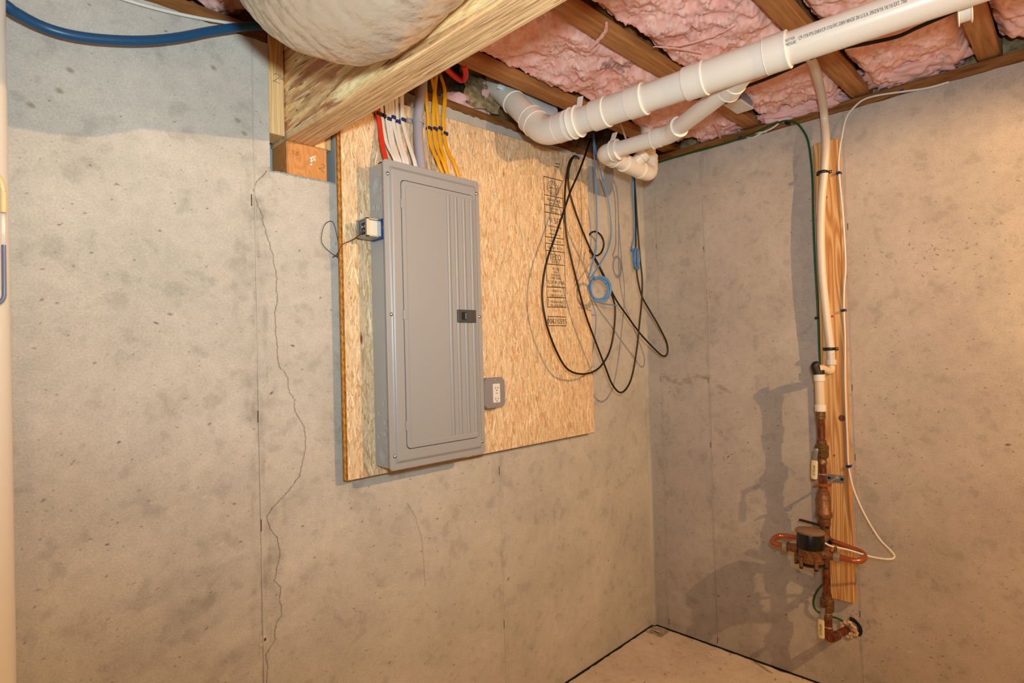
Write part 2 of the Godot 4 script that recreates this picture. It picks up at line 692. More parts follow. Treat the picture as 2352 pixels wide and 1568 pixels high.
	M.card = plain(Color(0.88, 0.88, 0.88), 0.6)
	M.pink = plain(Color(1, 1, 1), 0.95)
	M.pink.vertex_color_use_as_albedo = true
	M.pink.roughness = 1.0
	add_bump(M.pink, nbump(42, 0.05, 4.0, 256, 4), 0.25)
	M.pink.uv1_triplanar = true
	M.pink.uv1_scale = V(5, 5, 5)


# ---------------------------------------------------------------- shell
func lw(p: Vector3, im: Image) -> Vector2:
	return Vector2((p.x + LW_W) / LW_W * im.get_width(), (WALL_H - p.y) / WALL_H * im.get_height())


func rw(p: Vector3, im: Image) -> Vector2:
	return Vector2(p.z / RW_W * im.get_width(), (WALL_H - p.y) / WALL_H * im.get_height())


func specks(im: Image, rng: RandomNumberGenerator, count: int, col: Color, low_bias: float, size: float) -> void:
	for i in count:
		var y := pow(rng.randf(), low_bias)
		var c := Vector2(rng.randf() * im.get_width(), y * im.get_height())
		var r := size * pow(rng.randf(), 2.5) + 0.8
		dab(im, c, r * 1.25, r * rng.randf_range(0.3, 0.7), rng.randf_range(-0.9, 0.5), col, rng.randf_range(0.2, 0.8), 0.8)


func left_wall_picture() -> Image:
	var im := concrete_image(1720, 1500, 3, Color(0.735, 0.705, 0.665), Color(0.60, 0.575, 0.54))
	var rng := RandomNumberGenerator.new()
	rng.seed = 77
	var dark := Color(0.33, 0.28, 0.235)
	# the grey bloom low down beside the seam, and the grime along it
	for i in 150:
		var p := Vector3(rng.randfn(-2.16, 0.13), rng.randfn(0.78, 0.16), 0)
		dab(im, lw(p, im), rng.randf_range(8, 42), rng.randf_range(5, 22), rng.randf_range(-0.6, -0.1), Color(0.50, 0.48, 0.455), rng.randf_range(0.05, 0.16), 1.0)
	for i in 150:
		var p := Vector3(-2.0 + rng.randfn(0.0, 0.018), rng.randf_range(0.3, 1.95), 0)
		dab(im, lw(p, im), rng.randf_range(2, 10), rng.randf_range(6, 34), 0, Color(0.47, 0.44, 0.41), rng.randf_range(0.05, 0.22), 1.0)
	for c in [V(-2.0, 1.86, 0), V(-2.0, 1.30, 0), V(-2.03, 1.66, 0), V(-1.08, 0.95, 0)]:
		for i in 16:
			dab(im, lw(c + V(rng.randfn(0, 0.025), rng.randfn(0, 0.035), 0), im), rng.randf_range(5, 16), rng.randf_range(6, 20), 0, Color(0.44, 0.41, 0.37), rng.randf_range(0.08, 0.2), 1.0)
	for i in 70:
		var p := Vector3(-1.077 + rng.randfn(0.0, 0.012), rng.randf_range(0.02, 1.05), 0)
		dab(im, lw(p, im), rng.randf_range(2, 8), rng.randf_range(8, 40), 0, Color(0.52, 0.48, 0.44), rng.randf_range(0.05, 0.16), 1.0)
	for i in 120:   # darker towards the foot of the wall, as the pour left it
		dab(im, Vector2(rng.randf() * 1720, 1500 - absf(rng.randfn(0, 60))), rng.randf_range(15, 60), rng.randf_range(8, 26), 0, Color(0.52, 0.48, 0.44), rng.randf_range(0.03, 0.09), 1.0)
	crack(im, [lw(V(-2.0, 2.36, 0), im), lw(V(-2.0, 0.0, 0), im)], 1.3, dark, 0.55, rng, 0.12)
	crack(im, [lw(V(-1.077, 1.1, 0), im), lw(V(-1.077, 0.0, 0), im)], 1.2, dark, 0.35, rng, 0.1)
	var line := []
	for p in [V(-1.966, 1.975, 0.000), V(-1.993, 1.941, 0.000), V(-2.000, 1.909, 0.000), V(-1.994, 1.873, 0.000), V(-1.981, 1.838, 0.000), V(-1.969, 1.790, 0.000), V(-1.958, 1.748, 0.000), V(-1.943, 1.668, 0.000), V(-1.946, 1.592, 0.000), V(-1.950, 1.517, 0.000), V(-1.947, 1.468, 0.000), V(-1.942, 1.418, 0.000), V(-1.930, 1.405, 0.000), V(-1.917, 1.379, 0.000), V(-1.914, 1.341, 0.000), V(-1.899, 1.314, 0.000), V(-1.896, 1.282, 0.000), V(-1.881, 1.255, 0.000), V(-1.872, 1.229, 0.000), V(-1.866, 1.203, 0.000), V(-1.869, 1.171, 0.000), V(-1.884, 1.097, 0.000), V(-1.918, 1.059, 0.000), V(-1.950, 1.034, 0.000), V(-1.972, 1.014, 0.000), V(-1.985, 0.998, 0.000), V(-1.978, 0.964, 0.000), V(-1.956, 0.930, 0.000), V(-1.951, 0.874, 0.000), V(-1.964, 0.810, 0.000), V(-1.949, 0.787, 0.000), V(-1.954, 0.758, 0.000), V(-1.950, 0.708, 0.000), V(-1.963, 0.694, 0.000), V(-1.966, 0.652, 0.000), V(-1.993, 0.614, 0.000), V(-1.991, 0.583, 0.000), V(-1.993, 0.538, 0.000)]:
		line.append(lw(p, im))
	crack(im, line, 1.25, Color(0.25, 0.22, 0.19), 0.75, rng, 0.7)
	line = []
	for p in [V(-1.514, 0.938, 0.000), V(-1.480, 0.879, 0.000), V(-1.460, 0.815, 0.000), V(-1.452, 0.724, 0.000), V(-1.447, 0.633, 0.000)]:
		line.append(lw(p, im))
	crack(im, line, 1.6, Color(0.45, 0.43, 0.41), 0.5, rng, 0.3)
	specks(im, rng, 3200, dark, 0.75, 2.4)
	specks(im, rng, 240, Color(0.30, 0.24, 0.19), 0.4, 4.2)
	specks(im, rng, 260, Color(0.78, 0.76, 0.73), 1.6, 6.0)
	for p in [V(-2.434, 2.064, 0.0), V(-2.485, 2.017, 0.000), V(-2.414, 2.118, 0.000), V(-2.103, 2.226, 0.000), V(-2.026, 2.068, 0.000), V(-2.043, 2.100, 0.000)]:
		dab(im, lw(p, im), 7, 5, 0.4, Color(0.45, 0.38, 0.30), 0.5, 0.7)
	for p in [V(-2.000, 0.668, 0.000), V(-1.992, 0.656, 0.000), V(-2.003, 0.650, 0.000), V(-1.996, 0.662, 0.000)]:
		dab(im, lw(p, im), 5, 5, 0.4, Color(0.86, 0.80, 0.70), 0.7, 0.7)
	dab(im, lw(V(-1.996, 0.660, 0.000), im), 3, 4, 0, Color(0.2, 0.16, 0.12), 0.9, 0.6)
	return im


func right_wall_picture() -> Image:
	var im := concrete_image(1400, 1500, 43, Color(0.70, 0.66, 0.62), Color(0.575, 0.545, 0.51))
	var rng := RandomNumberGenerator.new()
	rng.seed = 78
	var dark := Color(0.31, 0.26, 0.22)
	for z in [0.085, 0.342, 0.958, 1.572]:
		var top: float = 2.385
		crack(im, [rw(V(0, top, z), im), rw(V(0, 0.02, z), im)], 1.3, dark, 0.5, rng, 0.1)
		for i in 40:
			var p := Vector3(0, rng.randf_range(0.0, 2.38), z + rng.randfn(0.0, 0.008))
			dab(im, rw(p, im), rng.randf_range(2, 6), rng.randf_range(8, 40), 0, Color(0.48, 0.44, 0.40), rng.randf_range(0.05, 0.18), 1.0)
	# the brown water mark between the first two seams, and the paler sweep under it
	for q in [V(0, 1.285, 0.10), V(0, 1.275, 0.125), V(0, 1.265, 0.155), V(0, 1.262, 0.185), V(0, 1.27, 0.215), V(0, 1.28, 0.245), V(0, 1.288, 0.275), V(0, 1.295, 0.31), V(0, 1.29, 0.335), V(0, 1.25, 0.39), V(0, 1.23, 0.42)]:
		for i in 5:
			dab(im, rw(q + V(0, rng.randfn(0, 0.008), rng.randfn(0, 0.01)), im), rng.randf_range(8, 18), rng.randf_range(4, 8), rng.randf_range(-0.3, 0.3), Color(0.42, 0.36, 0.30), rng.randf_range(0.1, 0.22), 1.0)
	for i in 160:
		var p := Vector3(0, absf(rng.randfn(0.0, 0.30)), absf(rng.randfn(0.55, 0.25)))
		dab(im, rw(p, im), rng.randf_range(8, 40), rng.randf_range(6, 26), rng.randf() * 3.0, Color(0.50, 0.465, 0.42), rng.randf_range(0.03, 0.12), 1.0)
	# rough patch round the pipe's hole
	for i in 40:
		dab(im, rw(V(0, rng.randfn(0.29, 0.035), rng.randfn(0.93, 0.035)), im), rng.randf_range(3, 12), rng.randf_range(3, 9), rng.randf() * 3.0, Color(0.42, 0.36, 0.31), rng.randf_range(0.1, 0.35), 0.9)
	specks(im, rng, 3600, dark, 0.7, 2.4)
	specks(im, rng, 130, Color(0.22, 0.18, 0.15), 0.28, 5.0)
	specks(im, rng, 120, Color(0.78, 0.75, 0.71), 1.4, 7.0)
	for i in 60:
		dab(im, rw(V(0, rng.randfn(1.77, 0.06), rng.randfn(1.22, 0.16)), im), rng.randf_range(2, 6), rng.randf_range(1, 3), rng.randf() * 3.0, Color(0.36, 0.31, 0.27), rng.randf_range(0.2, 0.6), 0.8)
	for p in [V(0.000, 2.263, 0.600), V(0.000, 2.260, 0.530), V(0.000, 2.296, 0.649)]:
		dab(im, rw(p, im), 22, 5, -0.35, Color(0.80, 0.77, 0.73), 0.35, 1.0)
	return im


func wall_grid(st: SurfaceTool, poly_rects: Array, uvf: Callable, to: Callable) -> void:
	for r in poly_rects:
		var p := [to.call(r[0], r[1]), to.call(r[2], r[1]), to.call(r[2], r[3]), to.call(r[0], r[3])]
		var uv := [uvf.call(r[0], r[1]), uvf.call(r[2], r[1]), uvf.call(r[2], r[3]), uvf.call(r[0], r[3])]
		quad_uv(st, p, uv)


func make_shell() -> void:
	var rng := RandomNumberGenerator.new()
	rng.seed = 9
	# left wall with the beam pocket left in its top edge; the top is a little ragged
	var lp := picture(left_wall_picture(), 0.9)
	add_bump(lp, nbump(51, 0.08, 4.0), 0.06)
	var st := begin()
	var uvl := func(x: float, y: float) -> Vector2: return Vector2((x + LW_W) / LW_W, (WALL_H - y) / WALL_H)
	var tol := func(x: float, y: float) -> Vector3: return V(x, y, 0)
	wall_grid(st, [[-LW_W, -0.1, 0.0, 1.977], [-LW_W, 1.977, -1.955, 2.325], [-1.751, 1.977, 0.0, 2.325]], uvl, tol)
	var x := -LW_W
	var ytop := 2.345
	while x < -0.001:
		var x2 := minf(x + 0.02, 0.0)
		if x < -1.955 and x2 > -1.955:
			x2 = -1.955
		if not (x >= -1.956 and x < -1.752):
			var y1 := ytop
			ytop = 2.345 + rng.randf_range(-0.0035, 0.0025)
			quad_uv(st, [V(x, 2.325, 0), V(x2, 2.325, 0), V(x2, ytop, 0), V(x, y1, 0)], [uvl.call(x, 2.325), uvl.call(x2, 2.325), uvl.call(x2, ytop), uvl.call(x, y1)])
			quad_uv(st, [V(x, y1, 0), V(x2, ytop, 0), V(x2, 2.347, -0.25), V(x, 2.347, -0.25)], [uvl.call(x, y1), uvl.call(x2, y1), uvl.call(x2, 2.34), uvl.call(x, 2.34)])
		x = x2
		if absf(x + 1.955) < 0.001:
			x = -1.751
	var wl := struct("wall_left", st, lp, "grey poured concrete wall with a crack and form seams, behind the breaker panel", "wall")
	st = begin()
	# pocket faces, in the paler concrete inside it
	quad(st, V(-1.955, 1.977, 0), V(-1.751, 1.977, 0), V(-1.751, 1.977, -0.125), V(-1.955, 1.977, -0.125))
	quad(st, V(-1.955, 1.977, -0.125), V(-1.751, 1.977, -0.125), V(-1.751, 2.35, -0.125), V(-1.955, 2.35, -0.125))
	quad(st, V(-1.955, 1.977, 0), V(-1.955, 1.977, -0.125), V(-1.955, 2.35, -0.125), V(-1.955, 2.345, 0))
	quad(st, V(-1.751, 1.977, -0.125), V(-1.751, 1.977, 0), V(-1.751, 2.345, 0), V(-1.751, 2.35, -0.125))
	part("beam_pocket", st, M.pocket, wl)
	# rubbed edges of the pocket
	st = begin()
	for i in 26:
		var t := i / 25.0
		var q := V(lerpf(-1.955, -1.751, t), 1.977 + rng.randf_range(-0.002, 0.001), 0.0)
		cbox(st, q, V(0.009, 0.004 + rng.randf() * 0.003, 0.006), 0.002, Basis(Vector3.BACK, rng.randf_range(-0.3, 0.3)))
	part("chipped_edge", st, M.pocket, wl)
	# form seams: thin fins of concrete, and the rusty tie ends in them
	for s in [[-2.0, 0.0, 2.34], [-1.077, 0.0, 1.06]]:
		st = begin()
		bbox(st, V(s[0] - 0.0012, s[1], -0.002), V(s[0] + 0.0012, s[2], 0.0012), 0.0005)
		part("form_seam", st, lp, wl)
	for p in [V(-2.009, 1.883, 0.001), V(-2.003, 1.278, 0.001), V(-2.000, 0.976, 0.001), V(-1.082, 0.977, 0.001), V(-1.077, 0.379, 0.001)]:
		st = begin()
		bbox(st, p + V(-0.0013, -0.017, -0.003), p + V(0.0013, 0.017, 0.0012), 0.001)
		part("tie_end", st, M.tie, wl)
	st = begin()
	bbox(st, V(-LW_W, -0.1, -0.3), V(0.3, 1.97, -0.126), 0.0)
	bbox(st, V(-LW_W, -0.1, -0.126), V(-1.956, 1.97, -0.001), 0.0)
	bbox(st, V(-4.7, -0.1, -0.3), V(-LW_W, 2.75, 0.0), 0.0)
	bbox(st, V(-LW_W, 1.9, -0.3), V(0.3, 2.346, -0.126), 0.0)
	bbox(st, V(-1.75, -0.1, -0.126), V(0.0, 1.96, -0.002), 0.0)
	bbox(st, V(-LW_W, 2.36, -0.3), V(0.3, 2.76, -0.16), 0.0)
	part("wall_core", st, M.concrete, wl)

	# right wall
	var rp := picture(right_wall_picture(), 0.9)
	add_bump(rp, nbump(52, 0.08, 4.0), 0.06)
	st = begin()
	var zz := 0.0
	var rtop := 2.387
	while zz < RW_W - 0.001:
		var z2 := minf(zz + 0.05, RW_W)
		var y0 := rtop
		rtop = 2.387 + rng.randf_range(-0.002, 0.002)
		quad_uv(st, [V(0, -0.1, z2), V(0, -0.1, zz), V(0, y0, zz), V(0, rtop, z2)], [Vector2(z2 / RW_W, 2.5 / 2.4), Vector2(zz / RW_W, 2.5 / 2.4), Vector2(zz / RW_W, 0.004), Vector2(z2 / RW_W, 0.004)])
		zz = z2
	var wr := struct("wall_right", st, rp, "brown-grey poured concrete wall carrying the water service board", "wall")
	st = begin()
	bbox(st, V(0.0005, -0.1, -0.3), V(0.3, 2.386, RW_W), 0.0)
	bbox(st, V(0.0, -0.1, RW_W), V(0.3, 2.386, 4.8), 0.0)
	bbox(st, V(0.16, 2.38, -0.3), V(0.3, 2.76, 4.8), 0.0)
	part("wall_core", st, M.concrete, wr)
	for z in [0.085, 0.342, 0.958, 1.572]:
		st = begin()
		bbox(st, V(-0.0012, 0.02, z - 0.0012), V(0.002, 2.385, z + 0.0012), 0.0005)
		part("form_seam", st, rp, wr)
	for p in [V(-0.001, 1.962, 0.083), V(-0.001, 1.909, 0.341), V(-0.001, 1.280, 0.083), V(-0.001, 1.275, 0.342), V(-0.001, 0.963, 0.343), V(-0.001, 0.042, 0.090), V(-0.001, 0.033, 0.347), V(-0.001, 1.913, 0.964), V(-0.001, 1.256, 0.959), V(-0.001, 0.974, 0.961), V(-0.001, 0.341, 0.958)]:
		st = begin()
		bbox(st, p + V(-0.0012, -0.014, -0.0012), p + V(0.003, 0.014, 0.0012), 0.001)
		part("tie_end", st, M.tie, wr)
	# the little cove where the two walls meet
	st = begin()
	for i in 8:
		var a0 := PI / 2.0 * i / 8.0
		var a1 := PI / 2.0 * (i + 1) / 8.0
		var r := 0.017
		var p0 := Vector2(-r + r * sin(a0), r - r * cos(a0))
		var p1 := Vector2(-r + r * sin(a1), r - r * cos(a1))
		var n0 := V(-sin(a0), 0, cos(a0))
		var n1 := V(-sin(a1), 0, cos(a1))
		quad_n(st, V(p0.x, -0.05, p0.y), V(p1.x, -0.05, p1.y), V(p1.x, 2.35, p1.y), V(p0.x, 2.35, p0.y), n0, n1, n1, n0)
	part("corner_cove", st, M.concrete, wr)

	# floor, its edge a ragged finger short of the walls
	var fim := concrete_image(900, 900, 63, Color(0.82, 0.76, 0.69), Color(0.70, 0.62, 0.54))
	rng.seed = 5
	specks(fim, rng, 500, Color(0.35, 0.27, 0.20), 1.0, 5.0)
	for i in 46:
		dab(fim, Vector2(rng.randf_range(300, 890), rng.randf_range(10, 700)), rng.randf_range(4, 16), rng.randf_range(3, 8), rng.randf() * 3.0, Color(0.52, 0.32, 0.18), rng.randf_range(0.15, 0.5), 0.9)
	var fp := picture(fim, 0.8)
	st = begin()
	var uvfl := func(q: Vector3) -> Vector2: return Vector2((q.x + 1.4) / 1.4, q.z / 1.4)
	var n := 70
	for side in 2:
		var prev := V(-0.012, 0, 0.012)
		for i in range(1, n + 1):
			var t := 1.4 * i / n
			var g := 0.006 + rng.randf_range(-0.0025, 0.003)
			var cur := V(-t, 0, g) if side == 0 else V(-g, 0, t)
			var o0 := V(prev.x, 0, 0.1) if side == 0 else V(-0.1, 0, prev.z)
			var o1 := V(cur.x, 0, 0.1) if side == 0 else V(-0.1, 0, cur.z)
			if side == 0:
				o0.x = minf(o0.x, -0.1 * float(i - 1) / n - 0.0)
			var pp := [prev, cur, o1, o0]
			if ((pp[1] - pp[0]) as Vector3).cross(pp[2] - pp[0]).y < 0.0:
				pp.reverse()
			quad_uv(st, pp, pp.map(uvfl))
			var down := [prev, cur, cur + V(0, -0.06, 0), prev + V(0, -0.06, 0)]
			quad(st, down[0], down[1], down[2], down[3])
			prev = cur
	for q in [[V(-1.4, 0, 0.1), V(-0.1, 0, 0.1), V(-0.1, 0, 1.4), V(-1.4, 0, 1.4)]]:
		var qq: Array = [q[3], q[2], q[1], q[0]]
		quad_uv(st, qq, qq.map(uvfl))
	var fo := struct("floor", st, fp, "tan concrete floor slab with small flecks of dirt in the corner", "floor")
	st = begin()
	bbox(st, V(-4.7, -0.1, 0.0), V(-1.4, 0.0, 4.7), 0.0)
	bbox(st, V(-1.4, -0.1, 1.4), V(0.0, 0.0, 4.7), 0.0)
	bbox(st, V(-4.7, -0.2, -0.3), V(0.3, -0.1, 4.8), 0.0)
	part("floor_slab", st, M.concrete, fo)
	# dark grime in the joint round the slab, of uneven width
	for side in 2:
		st = begin()
		var last := -0.010
		for i in range(1, 61):
			var t := 0.016 + 1.5 * i / 60.0
			var wd := 0.0085 + rng.randf_range(-0.003, 0.0025) + (0.003 if side == 1 else 0.0) * t
			var t0 := 0.016 + 1.5 * (i - 1) / 60.0
			if side == 0:
				quad(st, V(-t, 0.0012, 0.0), V(-t, 0.0012, wd), V(-t0, 0.0012, 0.0 - last), V(-t0, 0.0012, 0.0))
				quad(st, V(-t, 0.0012, 0.0), V(-t0, 0.0012, 0.0), V(-t0, 0.005, 0.0006), V(-t, 0.005, 0.0006))
			else:
				quad(st, V(0.0, 0.0012, t0), V(last, 0.0012, t0), V(-wd, 0.0012, t), V(0.0, 0.0012, t))
				quad(st, V(-0.0006, 0.005, t0), V(0.0, 0.0012, t0), V(0.0, 0.0012, t), V(-0.0006, 0.005, t))
			last = -wd
		part("slab_joint", st, M.gap, fo)
	st = begin()
	quad(st, V(-0.020, 0.0013, 0.0), V(-0.022, 0.0013, 0.010), V(-0.012, 0.0013, 0.022), V(0.0, 0.0013, 0.020))
	part("slab_joint", st, M.gap, fo)

	st = begin()
	bbox(st, V(-4.8, -0.2, 4.6), V(0.3, 2.76, 4.8), 0.0)
	struct("wall_back", st, M.concrete, "plain concrete wall behind the camera", "wall")
	st = begin()
	bbox(st, V(-4.9, -0.2, -0.3), V(-4.7, 2.76, 4.8), 0.0)
	struct("wall_far", st, M.concrete, "plain concrete wall at the far left of the basement", "wall")
	st = begin()
	bbox(st, V(-4.9, 2.735, -0.3), V(0.3, 2.76, 4.8), 0.0)
	struct("ceiling", st, M.web, "wooden subfloor above the joists", "ceiling")


# ---------------------------------------------------------------- framing and insulation
const JOISTS := [0.164, 0.583, 1.02, 1.425, 1.84, 2.25, 2.66, 3.07, 3.48, 3.89, 4.3]


func make_framing() -> void:
	var st := begin()
	# engineered beam of long pressed strands, its face and underside painted from single strands
	var cols := [Color(0.91, 0.74, 0.52), Color(0.94, 0.79, 0.57), Color(0.85, 0.64, 0.43), Color(0.96, 0.83, 0.63), Color(0.76, 0.53, 0.35), Color(0.92, 0.76, 0.55), Color(0.93, 0.77, 0.54)]
	var side := strands(1400, 420, 301, 1500, Vector2(110, 330), Vector2(7, 26), 0.10, cols, false)
	var rng := RandomNumberGenerator.new()
	rng.seed = 302
	for i in 150:
		dab(side, Vector2(rng.randf() * 1400, rng.randf() * 420), rng.randf_range(8, 34), rng.randf_range(1.2, 4.5), rng.randfn(0.0, 0.1), Color(0.27, 0.15, 0.08), rng.randf_range(0.4, 0.95), 0.7)
	var below := strands(1400, 128, 303, 1400, Vector2(150, 480), Vector2(2, 6), 0.02, [Color(0.91, 0.72, 0.51), Color(0.94, 0.77, 0.57), Color(0.84, 0.64, 0.44), Color(0.88, 0.69, 0.48)], false)
	for i in 110:
		dab(below, Vector2(rng.randf() * 1400, rng.randf() * 128), rng.randf_range(10, 50), rng.randf_range(0.8, 2.0), rng.randfn(0.0, 0.02), Color(0.32, 0.18, 0.09), rng.randf_range(0.3, 0.9), 0.7)
	var bm := picture(side, 0.7)
	add_bump(bm, nbump(55, 0.03, 6.0), 0.5)
	var b2 := picture(below, 0.75)
	var x0 := -1.905
	var x1 := -1.816
	var yb := 2.081
	var yt := 2.436
	var z0 := -0.11
	var z1 := 4.58
	var um := 1.6
	var beam := thing("wood_beam", "laminated strand lumber beam running from the pocket in the left wall overhead", "beam", V(-1.86, yb, 0))
	for f in 2:
		var xx: float = x0 if f == 0 else x1
		var p := [V(xx, yb + 0.003, z0), V(xx, yb + 0.003, z1), V(xx, yt, z1), V(xx, yt, z0)]
		var uv := [Vector2(z0 / um, 1), Vector2(z1 / um, 1), Vector2(z1 / um, 0), Vector2(z0 / um, 0)]
		if f == 1:
			p.reverse(); uv.reverse()
		quad_uv(st, p, uv)
	part("beam_side", st, bm, beam)
	st = begin()
	quad_uv(st, [V(x0 + 0.003, yb, z0), V(x1 - 0.003, yb, z0), V(x1 - 0.003, yb, z1), V(x0 + 0.003, yb, z1)], [Vector2(z0 / um, 0), Vector2(z0 / um, 1), Vector2(z1 / um, 1), Vector2(z1 / um, 0)])
	quad_uv(st, [V(x0, yb + 0.003, z0), V(x0 + 0.003, yb, z0), V(x0 + 0.003, yb, z1), V(x0, yb + 0.003, z1)], [Vector2(z0 / um, 0), Vector2(z0 / um, 0.05), Vector2(z1 / um, 0.05), Vector2(z1 / um, 0)])
	quad_uv(st, [V(x1 - 0.003, yb, z0), V(x1, yb + 0.003, z0), V(x1, yb + 0.003, z1), V(x1 - 0.003, yb, z1)], [Vector2(z0 / um, 0), Vector2(z0 / um, 0.05), Vector2(z1 / um, 0.05), Vector2(z1 / um, 0)])
	quad_uv(st, [V(x0, yt, z1), V(x1, yt, z1), V(x1, yt, z0), V(x0, yt, z0)], [Vector2(z1 / um, 0), Vector2(z1 / um, 1), Vector2(z0 / um, 1), Vector2(z0 / um, 0)])
	part("beam_underside", st, b2, beam)
	# nailers and bearing block in the pocket
	var o := thing("nailer_post", "pale upright stud beside the beam with a pencilled measurement", "stud", V(-1.93, 2.088, -0.04))
	st = begin()
	bbox(st, V(-1.953, 2.088, -0.085), V(-1.908, 2.43, -0.002), 0.002)
	part("stud", st, M.lumber, o)
	st = begin()
	var two := [-0.35, 0.75, -0.1, 1.0, 0.2, 0.85, 0.15, 0.55, -0.15, 0.25, -0.4, 0.0, -0.05, 0.06, 0.35, -0.05]
	var three := [-0.25, 0.9, 0.05, 1.0, 0.2, 0.8, -0.05, 0.6, 0.2, 0.35, 0.05, 0.1, -0.25, 0.12]
	strokes(st, Transform3D(Basis(Vector3.BACK, -0.05), V(-1.930, 2.240, -0.0018)), [two], 0.026, 0.0006)
	strokes(st, Transform3D(Basis(Vector3.BACK, -0.1), V(-1.9205, 2.2515, -0.0018)), [three, [0.3, 0.1, 0.75, 1.0], [0.7, 0.6, 0.62, 0.3, 0.95, 0.3], [0.95, 0.55, 0.85, 0.0]], 0.0135, 0.0005)
	part("pencil_mark", st, M.pencil, o)
	o = thing("nailer_post", "short pale stud in the pocket right of the beam end", "stud", V(-1.78, 2.083, -0.04))
	st = begin()
	bbox(st, V(-1.812, 2.083, -0.10), V(-1.757, 2.43, -0.012), 0.002)
	part("stud", st, M.lumber, o)
	o = thing("bearing_block", "brown wooden block carrying the beam end in the wall pocket", "block", V(-1.838, 1.977, -0.05))
	st = begin()
	bbox(st, V(-1.903, 1.9775, -0.108), V(-1.775, 2.0805, -0.004), 0.004)
	part("block", st, M.block, o)
	st = begin()
	strokes(st, Transform3D(Basis(Vector3.BACK, -0.05), V(-1.887, 2.040, -0.0038)), [three, [0.45, 0.0, 0.5, 1.0], [0.8, 0.05, 1.1, 0.95], [1.15, 0.8, 1.35, 0.9, 1.3, 0.5, 1.1, 0.2, 1.5, 0.2], [0.2, -0.6, 0.22, -0.2]], 0.013, 0.0005)
	strokes(st, Transform3D(Basis(Vector3.BACK, -0.5), V(-1.797, 2.012, -0.0038)), [two, [0.35, -0.05, 0.6, 0.05]], 0.02, 0.0006)
	part("pencil_mark", st, M.pencil, o)
	st = begin()
	for i in 16:
		var q := V(-1.826 + rng.randfn(0, 0.006), 2.035 + rng.randfn(0, 0.009), -0.003)
		lathe(st, q, V(rng.randfn(0, 0.4), rng.randfn(0, 0.4), 1), [Vector2(0.0035, 0), Vector2(0.003, 0.002), Vector2(0.0012, 0.003), Vector2(0.0001, 0.003)], 8)
	part("glue_drops", st, plain(Color(0.88, 0.84, 0.76), 0.15), o)

	# plates and rims on top of the walls
	st = begin()
	bbox(st, V(-1.752, 2.349, -0.142), V(0.0, 2.380, -0.006), 0.002)
	solo("sill_plate", st, M.sill, "brown wooden plate on the left wall top, above the strand board", "sill plate")
	st = begin()
	bbox(st, V(-2.748, 2.347, -0.142), V(-1.957, 2.386, -0.004), 0.002)
	solo("sill_plate", st, M.sill, "brown wooden plate on the left wall top behind the blue pipe", "sill plate")
	st = begin()
	bbox(st, V(0.003, 2.389, -0.14), V(0.142, 2.429, 4.6), 0.002)
	solo("sill_plate", st, M.sill, "long brown wooden plate on top of the right wall under the joist ends", "sill plate")
	st = begin()
	bbox(st, V(-4.7, 2.386, -0.155), V(0.142, 2.735, -0.125), 0.002)
	solo("rim_board", st, M.web, "dark rim board above the left wall plate", "rim board")
	st = begin()
	bbox(st, V(0.125, 2.429, -0.12), V(0.155, 2.735, 4.6), 0.002)
	solo("rim_board", st, M.web, "dark rim board behind the joist ends on the right wall", "rim board")

	var where := ["nearest the left wall, above the strand board", "second out from the left wall, over the elbow of the drain pipe", "passing above the printed drain pipe and the white tubing", "overhead at the far right with a pipe hanger beside it"]
	for i in JOISTS.size():
		var z: float = JOISTS[i]
		var lab: String = ("brown wooden I-joist " + where[i]) if i < 4 else "brown wooden I-joist further along the basement ceiling behind the camera"
		var j := thing("floor_joist", lab, "joist", V(-0.9, 2.436, z), "floor joists")
		st = begin()
		bbox(st, V(-4.68, 2.4365, z - 0.032), V(0.124, 2.474, z + 0.032), 0.003)
		part("bottom_flange", st, M.flange, j)
		st = begin()
		bbox(st, V(-4.68, 2.474, z - 0.005), V(0.124, 2.697, z + 0.005), 0.0)
		part("web", st, M.web, j)
		st = begin()
		bbox(st, V(-4.68, 2.697, z - 0.032), V(0.124, 2.735, z + 0.032), 0.003)
		part("top_flange", st, M.flange, j)

	var labs := ["pink fibreglass batt between the first two joists, with smudged grey print", "pink fibreglass batt between the second and third joists, above the drain pipe", "pink fibreglass batt in the third bay, sagging in two layers at the right wall", "pink fibreglass batt at the top right corner past the last visible joist"]
	for i in 6:
		var za: float = JOISTS[i] + 0.034
		var zb: float = JOISTS[i + 1] - 0.034
		var xa := -1.815 if i < 4 else -4.6
		batt(labs[i] if i < 4 else "pink fibreglass batt in a joist bay behind the camera", xa, 0.06, za, zb, 2.462, 100 + i * 7, i)
	batt("pink fibreglass batt in the bay left of the beam, above the blue pipe", -2.745, -1.957, -0.12, 0.13, 2.44, 171, 10)
	batt("pink fibreglass batt left of the beam, behind the silver duct", -3.2, -1.91, 0.20, 0.55, 2.46, 178, 11)
	batt("pink fibreglass batt left of the beam, over the silver duct", -3.2, -1.91, 0.62, 0.985, 2.46, 185, 12)
	# kraft paper and tan batt stuffed behind the left plate
	crumple("kraft_paper", "dark brown kraft paper facing stuffed above the left wall plate", "paper", V(-1.745, 2.39, -0.05), V(1.12, 0.33, 0), M.kraft, 0.028, 7.0, 201)
	crumple("tan_batt", "tan fibreglass piece beside the end of the drain pipe", "insulation", V(-1.21, 2.385, 0.0), V(0.18, 0.20, -0.02), M.batt_tan, 0.02, 9.0, 205)
	crumple("tan_batt", "tan fibreglass strip tucked behind the hanging black cables", "insulation", V(-0.86, 2.385, -0.06), V(0.85, 0.3, -0.02), M.kraft, 0.02, 8.0, 206)
